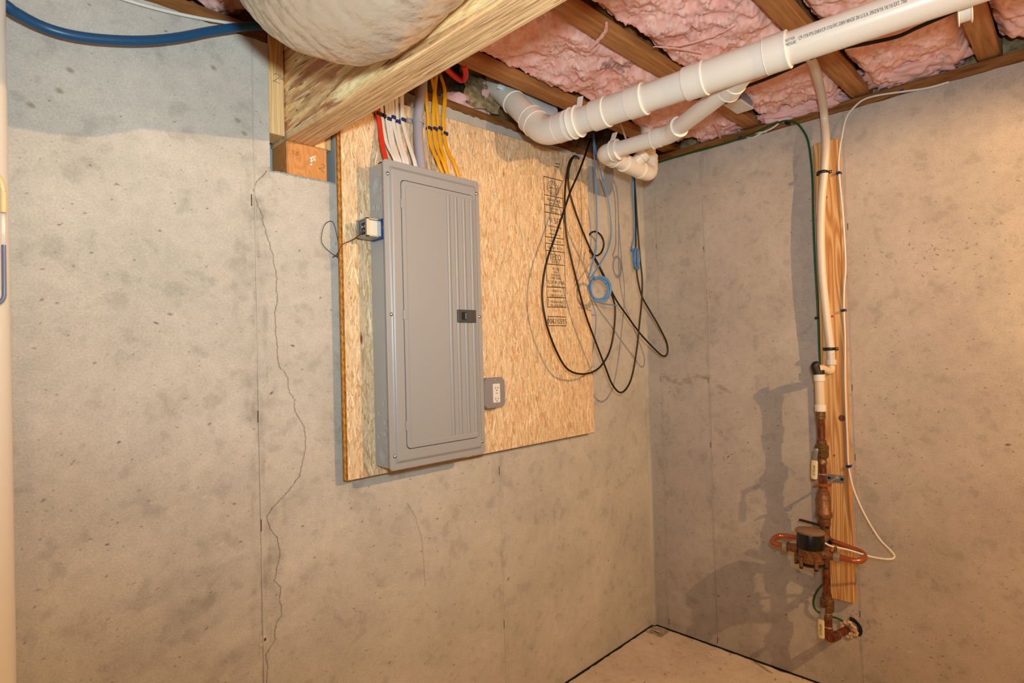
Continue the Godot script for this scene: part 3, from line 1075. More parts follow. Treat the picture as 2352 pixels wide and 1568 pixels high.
	# tan batt behind the joist ends on the right wall
	for i in 5:
		var za: float = (JOISTS[i - 1] + 0.034) if i > 0 else -0.1
		var zb: float = JOISTS[i] - 0.034
		crumple("tan_batt", ["tan fibreglass pressed into the corner above the drain trap", "tan fibreglass behind the green cable on the right plate", "tan fibreglass behind the white cable loops on the right plate", "tan fibreglass behind the white cable with the blue clip", "tan fibreglass at the far right end of the plate"][i], "insulation", V(0.07, 2.428, za), V(0.02, 0.28, zb - za), M.batt_tan, 0.02, 9.0, 210 + i)
	puff("insulation_scrap", "small pink insulation scrap on the left plate by the yellow cables", V(-1.22, 2.402, -0.035), V(0.065, 0.03, 0.03), 221)
	puff("insulation_scrap", "pink insulation scrap wrapped round the drain pipe's wall end", V(-1.10, 2.44, -0.055), V(0.05, 0.085, 0.04), 222)
	puff("insulation_scrap", "pink insulation end hanging over the right wall between the green cable and the white tubing", V(0.03, 2.462, 0.80), V(0.07, 0.05, 0.18), 223)
	puff("insulation_scrap", "long purple-pink insulation fold resting above the white cable at top right", V(0.0, 2.495, 1.21), V(0.11, 0.06, 0.165), 224)
	puff("insulation_scrap", "pink insulation end above the green cable by the corner seam", V(0.01, 2.475, 0.42), V(0.09, 0.04, 0.12), 225)


func pink_at(v: float) -> Color:   # linear colours
	var a := Color(0.88, 0.52, 0.47).srgb_to_linear()
	var b := Color(0.95, 0.72, 0.67).srgb_to_linear()
	var c := Color(0.97, 0.85, 0.82).srgb_to_linear()
	return a.lerp(b, clampf(v * 2.0, 0, 1)).lerp(c, clampf(v * 2.0 - 1.0, 0, 1))


func grid_mesh(st: SurfaceTool, nu: int, nv: int, f: Callable, colour, flip := false) -> void:
	var pts := []
	for i in nu + 1:
		var row := PackedVector3Array()
		for j in nv + 1:
			row.append(f.call(float(i) / nu, float(j) / nv))
		pts.append(row)
	for i in nu + 1:
		for j in nv + 1:
			var p: Vector3 = pts[i][j]
			var du: Vector3 = pts[mini(i + 1, nu)][j] - pts[maxi(i - 1, 0)][j]
			var dv: Vector3 = pts[i][mini(j + 1, nv)] - pts[i][maxi(j - 1, 0)]
			var n := du.cross(dv).normalized()
			st.set_normal(-n if flip else n)
			st.set_uv(Vector2(float(i) / nu, float(j) / nv))
			if colour != null:
				st.set_color(colour.call(p))
			st.add_vertex(p)
	for i in nu:
		for j in nv:
			var a := i * (nv + 1) + j
			var b := a + nv + 1
			for k in ([a, a + 1, b, b, a + 1, b + 1] if not flip else [a, b, a + 1, b, b + 1, a + 1]):
				st.add_index(k)


func batt(label: String, x0: float, x1: float, z0: float, z1: float, y0: float, s: int, which: int) -> void:
	var n1 := FastNoiseLite.new()
	n1.seed = s
	n1.frequency = 4.5
	n1.fractal_octaves = 2
	var n2 := FastNoiseLite.new()
	n2.seed = s + 1
	n2.frequency = 9.0
	n2.fractal_type = FastNoiseLite.FRACTAL_RIDGED
	n2.fractal_octaves = 3
	n2.domain_warp_enabled = true
	n2.domain_warp_amplitude = 0.12
	n2.domain_warp_frequency = 5.0
	var n3 := FastNoiseLite.new()
	n3.seed = s + 2
	n3.frequency = 26.0
	n3.fractal_octaves = 3
	var near := which < 4 or which > 9
	var step := 0.0085 if near else 0.04
	var w := z1 - z0
	var f := func(u: float, v: float) -> Vector3:
		var x := lerpf(x0, x1, u)
		var z := lerpf(z0, z1, v)
		var e := minf(v, 1.0 - v) * w
		var tuck := 0.035 * exp(-pow(e / 0.022, 2.0))
		var y: float = y0 + tuck - 0.012 * sin(PI * v) + n1.get_noise_2d(x, z) * 0.028 - n2.get_noise_2d(x * 0.75 + z * 0.35, z * 1.25) * 0.016 + n3.get_noise_2d(x, z) * 0.0035
		var ex: float = x - (x1 - 0.13 - n1.get_noise_2d(z * 2.0, 9.0) * 0.09)
		if ex > 0.0:
			y += ex * 0.35 + ex * ex * 2.0 + n3.get_noise_2d(x * 2.0, z) * 0.01
		return V(x + n3.get_noise_2d(z, x) * 0.006, y, z)
	var colour := func(p: Vector3) -> Color:
		var v: float = 0.52 + n2.get_noise_2d(p.x * 0.75 + p.z * 0.35, p.z * 1.25) * 0.28 + n3.get_noise_2d(p.x * 1.7, p.z * 1.7) * 0.42
		var c := pink_at(clampf(v, 0, 1))
		if which == 0:   # what is left of the printing on the batt
			for q in [V(-0.93, 0, 0.46), V(-0.86, 0, 0.49)]:
				var d := Vector2(p.x - q.x, p.z - q.z)
				if absf(d.x) < 0.03 and absf(d.y) < 0.035 and (fmod(absf(d.x) * 1000.0, 14.0) < 6.5 or fmod(absf(d.y) * 1000.0, 23.0) < 7.0):
					c = c.lerp(Color(0.16, 0.13, 0.14), 0.65)
		return c
	var o := thing("insulation_batt", label, "insulation", V((x0 + x1) / 2.0, y0 - 0.03, (z0 + z1) / 2.0), "insulation batts in the joist bays" if which < 10 else "")
	var st := begin()
	grid_mesh(st, int((x1 - x0) / step), maxi(6, int(w / step)), f, colour)
	part("fibre_face", st, M.pink, o)
	st = begin()
	bbox(st, V(x0, y0 + 0.07, z0 - 0.02), V(x1 - 0.1, y0 + 0.16, z1 + 0.02), 0.01)
	part("fibre_body", st, plain(Color(0.85, 0.55, 0.52), 1.0), o)
	var tufts := []
	if which == 0:
		tufts = [[V(-1.191, 2.430, 0.639), V(-1.154, 2.430, 0.608), V(-1.125, 2.430, 0.556), V(-1.100, 2.430, 0.502)]]
	elif which == 1:
		tufts = [[V(-0.935, 2.428, 0.701), V(-0.900, 2.428, 0.736), V(-0.878, 2.428, 0.830), V(-0.885, 2.428, 0.904)], [V(-0.968, 2.425, 0.664), V(-0.914, 2.425, 0.705), V(-0.810, 2.425, 0.755)]]
	elif which == 2:
		tufts = [[V(-0.209, 2.420, 0.509), V(-0.105, 2.420, 0.480), V(0.021, 2.420, 0.431)]]
	for t in tufts:
		st = begin()
		var sp := spline(t, 6)
		var rad := []
		for i in sp.size():
			rad.append(0.35 + 0.65 * sin(PI * (0.1 + 0.8 * i / (sp.size() - 1.0))))
			sp[i] += V(0, n3.get_noise_1d(i * 0.03) * 0.004, 0)
		var tt := begin()
		tube(tt, sp, 0.007 if which != 1 else 0.0035, 8, 0.004 if which != 1 else 0.002, Vector3.RIGHT, true, rad)
		var tm := plain(Color(0.90, 0.68, 0.64), 1.0)
		part("loose_tuft", tt, tm, o)


func crumple(called: String, label: String, category: String, at: Vector3, size: Vector3, m: Material, amp: float, freq: float, s: int) -> void:
	var n := FastNoiseLite.new()
	n.seed = s
	n.frequency = freq
	n.fractal_octaves = 4
	n.fractal_type = FastNoiseLite.FRACTAL_RIDGED
	var along_x := size.x > absf(size.z)
	var f := func(u: float, v: float) -> Vector3:
		var p: Vector3
		if along_x:
			p = at + V(size.x * u, size.y * v, size.z * v)
			p.z += n.get_noise_2d(p.x, p.y * 1.3) * amp - 0.02 * v
		else:
			p = at + V(size.x * v, size.y * v, size.z * u)
			p.x -= n.get_noise_2d(p.z, p.y * 1.3) * amp
		return p
	var st := begin()
	var nu := int(maxf(size.x, size.z) / 0.012) + 4
	grid_mesh(st, nu, 26, f, null)
	solo(called, st, m, label, category)


func puff(called: String, label: String, at: Vector3, r: Vector3, s: int) -> void:
	var n := FastNoiseLite.new()
	n.seed = s
	n.frequency = 9.0
	n.fractal_octaves = 4
	var n3 := FastNoiseLite.new()
	n3.seed = s + 50
	n3.frequency = 30.0
	n3.fractal_octaves = 2
	var f := func(u: float, v: float) -> Vector3:
		var a := TAU * u
		var b := PI * v
		var d := V(cos(a) * sin(b), cos(b), sin(a) * sin(b))
		var k: float = 1.0 + n.get_noise_3dv(d * r * 2.2 + at) * 0.4 + n3.get_noise_3dv(d * r + at) * 0.12
		var q := V(signf(d.x) * pow(absf(d.x), 0.8), signf(d.y) * pow(absf(d.y), 0.8), signf(d.z) * pow(absf(d.z), 0.7))
		return at + q * r * k
	var colour := func(p: Vector3) -> Color:
		return pink_at(clampf(0.55 + n.get_noise_3dv(p) * 0.35 + n3.get_noise_3dv(p) * 0.25, 0, 1)).lerp(Color(0.62, 0.40, 0.46), 0.35)
	var st := begin()
	grid_mesh(st, 56, 30, f, colour)
	solo(called, st, M.pink, label, "insulation")


# ---------------------------------------------------------------- strand board, breaker panel and their neighbours
func make_wall_things() -> void:
	var cols := [Color(0.87, 0.745, 0.59), Color(0.90, 0.79, 0.64), Color(0.84, 0.69, 0.52), Color(0.92, 0.83, 0.70), Color(0.85, 0.725, 0.56), Color(0.80, 0.64, 0.46), Color(0.88, 0.765, 0.61)]
	var im := strands(1240, 1240, 401, 15000, Vector2(16, 70), Vector2(1.5, 6), 0.22, cols, true)
	var rng := RandomNumberGenerator.new()
	rng.seed = 402
	for i in 900:
		dab(im, Vector2(rng.randf() * 1240, rng.randf() * 1240), rng.randf_range(2, 9), rng.randf_range(0.7, 2.2), PI / 2.0 + rng.randfn(0.0, 0.35), Color(0.42, 0.25, 0.12), rng.randf_range(0.3, 0.9), 0.7)
	for i in 90:
		dab(im, Vector2(rng.randf() * 1240, rng.randf() * 1240), rng.randf_range(8, 26), rng.randf_range(2, 6), PI / 2.0 + rng.randfn(0.0, 0.3), Color(0.60, 0.38, 0.20), rng.randf_range(0.2, 0.55), 0.8)
	for i in 60:
		dab(im, Vector2(rng.randf_range(0, 130), rng.randf() * 1240), rng.randf_range(14, 60), rng.randf_range(5, 16), PI / 2.0 + rng.randfn(0.0, 0.2), Color(0.88, 0.79, 0.64), rng.randf_range(0.1, 0.35), 0.9)
	dab(im, Vector2(55, 800), 22, 6, PI / 2.0, Color(0.42, 0.17, 0.08), 0.8, 0.6)
	var osb := picture(im, 0.75)
	add_bump(osb, nbump(56, 0.09, 3.0), 0.3)
	var edge := tri_mat(ntex(57, 0.05, [Color(0.42, 0.24, 0.08), Color(0.74, 0.50, 0.20), Color(0.86, 0.65, 0.33)], 256, 4), V(4, 4, 4), 0.85)
	var L := -1.757
	var Rr := -0.519
	var B := 1.062
	var TL := 2.270
	var T := 2.307
	var zf := 0.045
	var o := thing("strand_board", "large square of orange-tan oriented strand board behind the breaker panel", "wood board", V((L + Rr) / 2.0, B, 0.03))
	var st := begin()
	var c := 0.0015
	quad_uv(st, [V(L + c, B + c, zf), V(Rr - c, B + c, zf), V(Rr - c, T - c, zf), V(L + c, TL - c, zf)], [Vector2(0, 1), Vector2(1, 1), Vector2(1, 0), Vector2(0, 0)])
	part("strand_face", st, osb, o)
	st = begin()
	quad(st, V(L, B, 0.023), V(L, B, zf - c), V(L, TL, zf - c), V(L, TL, 0.023))
	quad(st, V(L, B, zf - c), V(L + c, B + c, zf), V(L + c, TL - c, zf), V(L, TL, zf - c))
	quad(st, V(Rr, B, zf - c), V(Rr, B, 0.023), V(Rr, T, 0.023), V(Rr, T, zf - c))
	quad(st, V(Rr - c, B + c, zf), V(Rr, B, zf - c), V(Rr, T, zf - c), V(Rr - c, T - c, zf))
	quad(st, V(L, B, 0.023), V(Rr, B, 0.023), V(Rr, B, zf - c), V(L, B, zf - c))
	quad(st, V(L, B, zf - c), V(Rr, B, zf - c), V(Rr - c, B + c, zf), V(L + c, B + c, zf))
	quad(st, V(L, TL, zf - c), V(Rr, T, zf - c), V(Rr, T, 0.023), V(L, TL, 0.023))
	quad(st, V(L + c, TL - c, zf), V(Rr - c, T - c, zf), V(Rr, T, zf - c), V(L, TL, zf - c))
	quad(st, V(Rr, B, 0.023), V(L, B, 0.023), V(L, TL, 0.023), V(Rr, T, 0.023))
	part("board_edge", st, edge, o)
	st = begin()
	bbox(st, V(L - 0.006, B, 0.028), V(L + 0.001, TL, 0.039), 0.002)
	part("tongue", st, edge, o)
	for x in [-1.70, -1.14, -0.58]:
		st = begin()
		bbox(st, V(x - 0.03, B + 0.05, 0.0), V(x + 0.03, TL - 0.05, 0.023), 0.001)
		part("furring_strip", st, M.lumber, o)
	stamp(o)
	panel()
	transformer()
	outlet()


func bar(st: SurfaceTool, x0: float, y0: float, x1: float, y1: float, w: float, z: float) -> void:
	var a := Vector2(x0, y0)
	var b := Vector2(x1, y1)
	var d := (b - a).normalized() * (w / 2.0)
	var n := Vector2(-d.y, d.x)
	a -= d; b += d
	quad(st, V(a.x - n.x, a.y - n.y, z), V(b.x - n.x, b.y - n.y, z), V(b.x + n.x, b.y + n.y, z), V(a.x + n.x, a.y + n.y, z))


func stamp(o: Node3D) -> void:
	var st := begin()
	var z := 0.0454
	var l := -0.822
	var r := -0.701
	var rows := [2.172, 2.095, 2.054, 2.022, 1.918, 1.891, 1.860, 1.8035, 1.7065, 1.6625, 1.622]
	for y in rows:
		bar(st, l, y, r, y + 0.003, 0.0032, z)
	bar(st, l, 2.172, l, 1.622, 0.003, z)
	bar(st, r, 2.172, r, 1.622, 0.0022, z)
	for y in [1.5825, 1.5445]:
		bar(st, l + 0.004, y, r, y, 0.003, z)
	bar(st, l + 0.004, 1.5825, l + 0.004, 1.5445, 0.002, z)
	for k in 2:
		bar(st, -0.745, 2.243 - k * 0.014, -0.715 - k * 0.006, 2.245 - k * 0.014, 0.003, z)
	# round mark
	var c := Vector2(-0.765, 2.132)
	for rad in [0.031, 0.0275]:
		for i in 40:
			if rad == 0.031 and i > 3 and i < 8:
				continue
			var a := TAU * i / 40.0
			var b := TAU * (i + 1) / 40.0
			bar(st, c.x + cos(a) * rad * 1.2, c.y + sin(a) * rad, c.x + cos(b) * rad * 1.2, c.y + sin(b) * rad, 0.0014, z)
	for i in 12:
		var a := TAU * i / 12.0 + 0.2
		bar(st, c.x + cos(a) * 0.021, c.y + sin(a) * 0.017, c.x + cos(a) * 0.027, c.y + sin(a) * 0.023, 0.0028, z)
	var cx := (l + r) / 2.0
	var put := func(text: String, y: float, h: float, squash := 1.0, dx := 0.0) -> void:
		letters(st, Transform3D(Basis.IDENTITY, V(cx + dx, y, z)), text, h, false, 0.0, true, squash)
	put.call("MILL 552", 2.132, 0.0085)
	put.call("AdvanTech", 2.080, 0.0135)
	put.call("SUBFLOORING", 2.064, 0.0075)
	put.call("SIZED FOR", 2.043, 0.0085)
	put.call("SPACING", 2.030, 0.0085)
	put.call("SFI", 1.992, 0.024, 0.9, 0.018)
	bar(st, -0.795, 2.0, -0.785, 1.98, 0.003, z)
	bar(st, -0.785, 2.003, -0.777, 1.984, 0.003, z)
	put.call("Certified Sourcing", 1.967, 0.0085)
	put.call("SFI-01137", 1.950, 0.0085)
	put.call("www.sfiprogram.org", 1.934, 0.006)
	put.call("3/4 CAT 23/32", 1.904, 0.0095)
	put.call("T&G  NET 47 1/2", 1.875, 0.010)
	put.call("TECO", 1.836, 0.024)
	put.call("TESTED", 1.815, 0.012)
	put.call("PS 2-10", 1.786, 0.0095)
	put.call("24 oc", 1.772, 0.0085)
	put.call("EXPOSURE 1", 1.759, 0.0085)
	put.call("STRUCTURAL", 1.746, 0.009)
	put.call("FLOOR SPAN", 1.728, 0.0145)
	put.call("48/24 2F16", 1.712, 0.009)
	put.call("1R48/2F16", 1.692, 0.010)
	put.call("CSA 0325-07", 1.671, 0.012)
	put.call("STRENGTH AXIS", 1.645, 0.0095)
	put.call("THIS DIRECTION", 1.630, 0.0085)
	for s in [-1.0, 1.0]:
		bar(st, cx + s * 0.054, 1.655, cx + s * 0.054, 1.628, 0.002, z)
		bar(st, cx + s * 0.054, 1.656, cx + s * 0.049, 1.650, 0.002, z)
	put.call("0042 0315", 1.562, 0.021)
	part("grade_stamp", st, M.stamp_ink, o, "black printed grade stamp in a tall narrow frame")


func panel() -> void:
	var o := thing("breaker_panel", "tall grey metal breaker panel with a closed ribbed door", "breaker panel", V(-1.48, 1.09, 0.1))
	var st := begin()
	bbox(st, V(-1.66, 1.093, 0.0455), V(-1.301, 2.034, 0.1445), 0.0015)
	part("body", st, M.enamel_dark, o)
	for k in [[1.965, 0.098, 0.03], [1.903, 0.075, 0.012], [1.895, 0.105, 0.012], [1.86, 0.09, 0.012], [1.135, 0.1, 0.031], [1.19, 0.075, 0.012], [1.20, 0.108, 0.012], [1.235, 0.11, 0.012], [1.26, 0.08, 0.011], [1.29, 0.105, 0.011]]:
		st = begin()
		var r: float = k[2]
		var at := V(-1.66, k[0], k[1])
		var prof := []
		for q in ([1.0, 0.72, 0.45] if r > 0.02 else [1.0]):
			prof.append_array([Vector2(r * q, 0.0), Vector2(r * q - 0.0012, 0.0013), Vector2(r * q - 0.0024, 0.0003)])
		prof.append(Vector2(0.0001, 0.0003))
		lathe(st, at, V(-1, 0, 0), prof, 28)
		part("knockout", st, M.enamel_dark, o)
	# cover: flange, raised field, opening for the door
	var cx := -1.481
	var cy := 1.5635
	var W := 0.388
	var H := 0.947
	st = begin()
	var loops := []
	loops.append([rrect(cx, cy, W, H, 0.012), 0.1435])
	loops.append([rrect(cx, cy, W, H, 0.012), 0.1485])
	loops.append([rrect(cx, cy, W - 0.001, H - 0.001, 0.012), 0.1498])
	loops.append([rrect(cx, cy, W - 0.004, H - 0.004, 0.011), 0.1505])
	for q in [[0.030, 0.040, 0.1505], [0.034, 0.044, 0.1509], [0.040, 0.050, 0.1530], [0.046, 0.056, 0.1560], [0.050, 0.060, 0.1572], [0.056, 0.066, 0.1578]]:
		loops.append([rrect(cx, cy, W - q[0], H - q[1] + 0.004, 0.008), q[2]])
	var dw := 0.300
	var dh := 0.832
	var dx := -1.470
	var dy := 1.565
	loops.append([rrect(dx - 0.0, dy, dw, dh, 0.016), 0.1578])
	loops.append([rrect(dx, dy, dw, dh, 0.016), 0.150])
	loft(st, Transform3D.IDENTITY, loops, false, false)
	var cover := part("cover", st, M.enamel, o)
	st = begin()
	slab(st, Transform3D.IDENTITY, rrect(dx, dy, dw + 0.01, dh + 0.01, 0.016), 0.1455, 0.1465)
	part("dead_front", st, M.gap, o)
	# door
	var door_w := dw - 0.0046
	var door_h := dh - 0.0046
	st = begin()
	var ld := [[rrect(dx, dy, door_w, door_h, 0.014), 0.148], [rrect(dx, dy, door_w, door_h, 0.014), 0.1588], [rrect(dx, dy, door_w - 0.0014, door_h - 0.0014, 0.0135), 0.1598]]
	ld.append([rrect(dx, dy, door_w - 0.026, door_h - 0.026, 0.010), 0.1600])
	ld.append([rrect(dx, dy, door_w - 0.030, door_h - 0.030, 0.009), 0.1590])
	ld.append([rrect(dx, dy, door_w - 0.036, door_h - 0.036, 0.008), 0.1588])
	loft(st, Transform3D.IDENTITY, ld, true, true)
	var door := part("door", st, M.enamel, o)
	for x in [-1.434, -1.402, -1.368, -1.334]:
		st = begin()
		var pr := PackedVector2Array()
		for i in 9:
			var a := PI * i / 8.0
			pr.append(Vector2(cos(a) * 0.0075, sin(a) * 0.0024))
		for i in 8:
			var n0 := V(pr[i].x * 0.25, 0, pr[i].y).normalized()
			var n1 := V(pr[i + 1].x * 0.25, 0, pr[i + 1].y).normalized()
			var y0 := 1.172
			var y1 := 1.962
			quad_n(st, V(x + pr[i].x, y0, 0.1588 + pr[i].y), V(x + pr[i].x, y1, 0.1588 + pr[i].y), V(x + pr[i + 1].x, y1, 0.1588 + pr[i + 1].y), V(x + pr[i + 1].x, y0, 0.1588 + pr[i + 1].y), n0, n0, n1, n1)
		for e in [1.172, 1.962]:
			for i in 7:
				var t := [V(x + pr[0].x, e, 0.1588), V(x + pr[i + 1].x, e, 0.1588 + pr[i + 1].y), V(x + pr[i + 2].x, e, 0.1588 + pr[i + 2].y)]
				if e > 1.5:
					t.reverse()
				tri(st, t[0], t[1], t[2])
		part("rib", st, M.enamel, door)
	for y in [1.906, 1.563, 1.222]:
		st = begin()
		bbox(st, V(-1.6215, y - 0.014, 0.1575), V(-1.606, y + 0.014, 0.1612), 0.001)
		rod(st, V(-1.6175, y - 0.018, 0.1600), V(-1.6175, y + 0.018, 0.1600), 0.0016, 8)
		part("hinge", st, M.enamel, door)
	st = begin()
	var fr := Transform3D.IDENTITY
	loft(st, fr, [[rrect(-1.368, 1.5635, 0.080, 0.043, 0.002), 0.158], [rrect(-1.368, 1.5635, 0.080, 0.043, 0.002), 0.1645], [rrect(-1.368, 1.5635, 0.077, 0.040, 0.002), 0.1655]], true)
	var latch := part("latch", st, M.latch, door, "dark grey door latch with a finger slot")
	st = begin()
	slab(st, fr, rrect(-1.381, 1.5635, 0.023, 0.026, 0.001), 0.1655, 0.1662)
	part("finger_slot", st, M.gap, latch)
	st = begin()
	bbox(st, V(-1.3785, 1.553, 0.166), V(-1.3705, 1.574, 0.1668), 0.0003)
	part("slide", st, plain(Color(0.30, 0.36, 0.38), 0.3), latch)
	for p in [V(-1.660, 1.992, 0.1505), V(-1.2995, 1.993, 0.1505), V(-1.6585, 1.563, 0.1505), V(-1.2995, 1.564, 0.1505), V(-1.657, 1.133, 0.1505), V(-1.3025, 1.132, 0.1505)]:
		st = begin()
		screw(st, p, V(0, 0, 1), 0.0062)
		part("screw", st, M.steel, cover)


func transformer() -> void:
	var o := thing("doorbell_transformer", "small silver and blue transformer on the left side of the breaker panel", "transformer", V(-1.69, 1.80, 0.1))
	var st := begin()
	bbox(st, V(-1.712, 1.802, 0.074), V(-1.668, 1.850, 0.122), 0.002)
	part("core", st, plain(Color(0.80, 0.79, 0.74), 0.4), o)
	st = begin()
	for q in [[1.850, 1.8545], [1.7985, 1.8025]]:
		bbox(st, V(-1.722, q[0], 0.070), V(-1.670, q[1], 0.126), 0.001)
	bbox(st, V(-1.722, 1.7985, 0.118), V(-1.712, 1.8545, 0.126), 0.001)
	bbox(st, V(-1.722, 1.7985, 0.070), V(-1.712, 1.8545, 0.078), 0.001)
	part("frame", st, M.zinc, o)
	st = begin()
	bbox(st, V(-1.670, 1.796, 0.068), V(-1.6605, 1.858, 0.130), 0.001)
	part("blue_plate", st, plain(Color(0.05, 0.20, 0.52), 0.4), o, "blue mounting plate")
	st = begin()
	bbox(st, V(-1.7145, 1.808, 0.082), V(-1.710, 1.846, 0.114), 0.001)
	part("terminal_block", st, plain(Color(0.12, 0.09, 0.08), 0.5), o)
	for q in [V(-1.7145, 1.832, 0.09), V(-1.7145, 1.832, 0.105), V(-1.7145, 1.819, 0.098)]:
		st = begin()
		screw(st, q, V(-1, 0, 0), 0.0042)
		part("terminal_screw", st, M.steel, o)
	st = begin()
	rod(st, V(-1.6655, 1.83, 0.13), V(-1.6655, 1.83, 0.1335), 0.006)
	part("copper_lug", st, M.copper_bright, o)
	st = begin()
	tube(st, spline([V(-1.716, 1.826, 0.1), V(-1.722, 1.812, 0.096), V(-1.735, 1.795, 0.07), V(-1.757, 1.782, 0.052), V(-1.764, 1.772, 0.046), V(-1.768, 1.752, 0.03), V(-1.772, 1.745, 0.01)], 6), 0.0014, 6)
	solo("bell_wire", st, plain(Color(0.42, 0.16, 0.12), 0.5), "thin red bell wire from the transformer over the board's left edge", "wire")
	st = begin()
	tube(st, spline([V(-1.766, 1.743, 0.030), V(-1.751, 1.774, 0.010), V(-1.753, 1.809, 0.006), V(-1.765, 1.852, 0.006), V(-1.781, 1.854, 0.006), V(-1.797, 1.837, 0.006), V(-1.806, 1.802, 0.006), V(-1.801, 1.780, 0.006), V(-1.776, 1.759, 0.006), V(-1.760, 1.745, 0.020)], 5), 0.0011, 6)
	solo("bell_wire", st, plain(Color(0.24, 0.20, 0.18), 0.5), "thin dark loop of wire on the concrete left of the strand board", "wire")


func outlet() -> void:
	var o := thing("outlet_box", "square grey outlet box with a white receptacle right of the breaker panel", "outlet", V(-1.18, 1.24, 0.06))
	var st := begin()
	slab(st, Transform3D.IDENTITY, rrect(-1.182, 1.29, 0.104, 0.108, 0.010), 0.0455, 0.078)
	part("box", st, M.pvc_grey, o)
	var oct := PackedVector2Array()
	var w := 0.052
	var h := 0.056
	var k := 0.013
	for q in [[w, h - k], [w - k, h], [-w + k, h], [-w, h - k], [-w, -h + k], [-w + k, -h], [w - k, -h], [w, -h + k]]:
		oct.append(Vector2(-1.178 + q[0], 1.29 + q[1]))
	var oct2 := PackedVector2Array()
	for p in oct:
		oct2.append(Vector2(-1.178, 1.29) + (p - Vector2(-1.178, 1.29)) * 0.97)
	st = begin()
	loft(st, Transform3D.IDENTITY, [[oct, 0.076], [oct, 0.088], [oct2, 0.0902]], true)
	part("cover_plate", st, plain(Color(0.55, 0.53, 0.54), 0.4, 0.2), o)
	st = begin()
	loft(st, Transform3D.IDENTITY, [[rrect(-1.172, 1.288, 0.035, 0.070, 0.003), 0.088], [rrect(-1.172, 1.288, 0.035, 0.070, 0.003), 0.0925], [rrect(-1.172, 1.288, 0.033, 0.068, 0.003), 0.0935]], true)
	var rec := part("receptacle", st, M.white, o, "white receptacle with two sockets")
	for y in [1.308, 1.268]:
		st = begin()
		for q in [[-0.006, 0.0025, 0.009], [0.006, 0.0025, 0.007]]:
			bbox(st, V(-1.172 + q[0] - q[1] / 2.0, y - q[2] / 2.0, 0.0932), V(-1.172 + q[0] + q[1] / 2.0, y + q[2] / 2.0, 0.0937), 0.0002)
		rod(st, V(-1.172, y - 0.0095, 0.0932), V(-1.172, y - 0.0095, 0.0937), 0.0024, 10)
		part("slot", st, M.ink, rec)
	st = begin()
	bbox(st, V(-1.178, 1.2872, 0.0933), V(-1.166, 1.2888, 0.0938), 0.0002)
	part("print", st, M.ink, rec)
	for y in [1.336, 1.243]:
		st = begin()
		screw(st, V(-1.175, y, 0.0902), V(0, 0, 1), 0.0035)
		part("screw", st, M.steel, o)
	st = begin()
	rod(st, V(-1.301, 1.29, 0.064), V(-1.232, 1.29, 0.064), 0.012)
	part("nipple", st, M.zinc, o)


# ---------------------------------------------------------------- cables
func cable(called: String, pts: Array, r: float, m: Material, label: String, group := "", rb := -1.0, up := Vector3.BACK, n := 6) -> Node3D:
	var st := begin()
	tube(st, spline(pts, n), r, 10, rb, up)
	return solo(called, st, m, label, "cable", group)


func staple(at: Vector3, w: float, label: String, m: Material, nrm := Vector3.BACK, turn := 0.0, h := 0.0115) -> void:
	# insulated staple: a bridge across the cable with two legs
	var o := thing("cable_staple", label, "cable staple", at, "")
	var z := nrm
	var y := Vector3.UP.rotated(z, turn)
	var x := y.cross(z)
	var bas := Basis(x, y, z)
	var st := begin()
	cbox(st, at + z * 0.0105, V(w, h, 0.004), 0.0012, bas)
	for s in [-1.0, 1.0]:
		cbox(st, at + x * s * (w / 2.0 - 0.0015), V(0.003, h * 0.8, 0.024), 0.0008, bas)
	part("bridge", st, m, o)


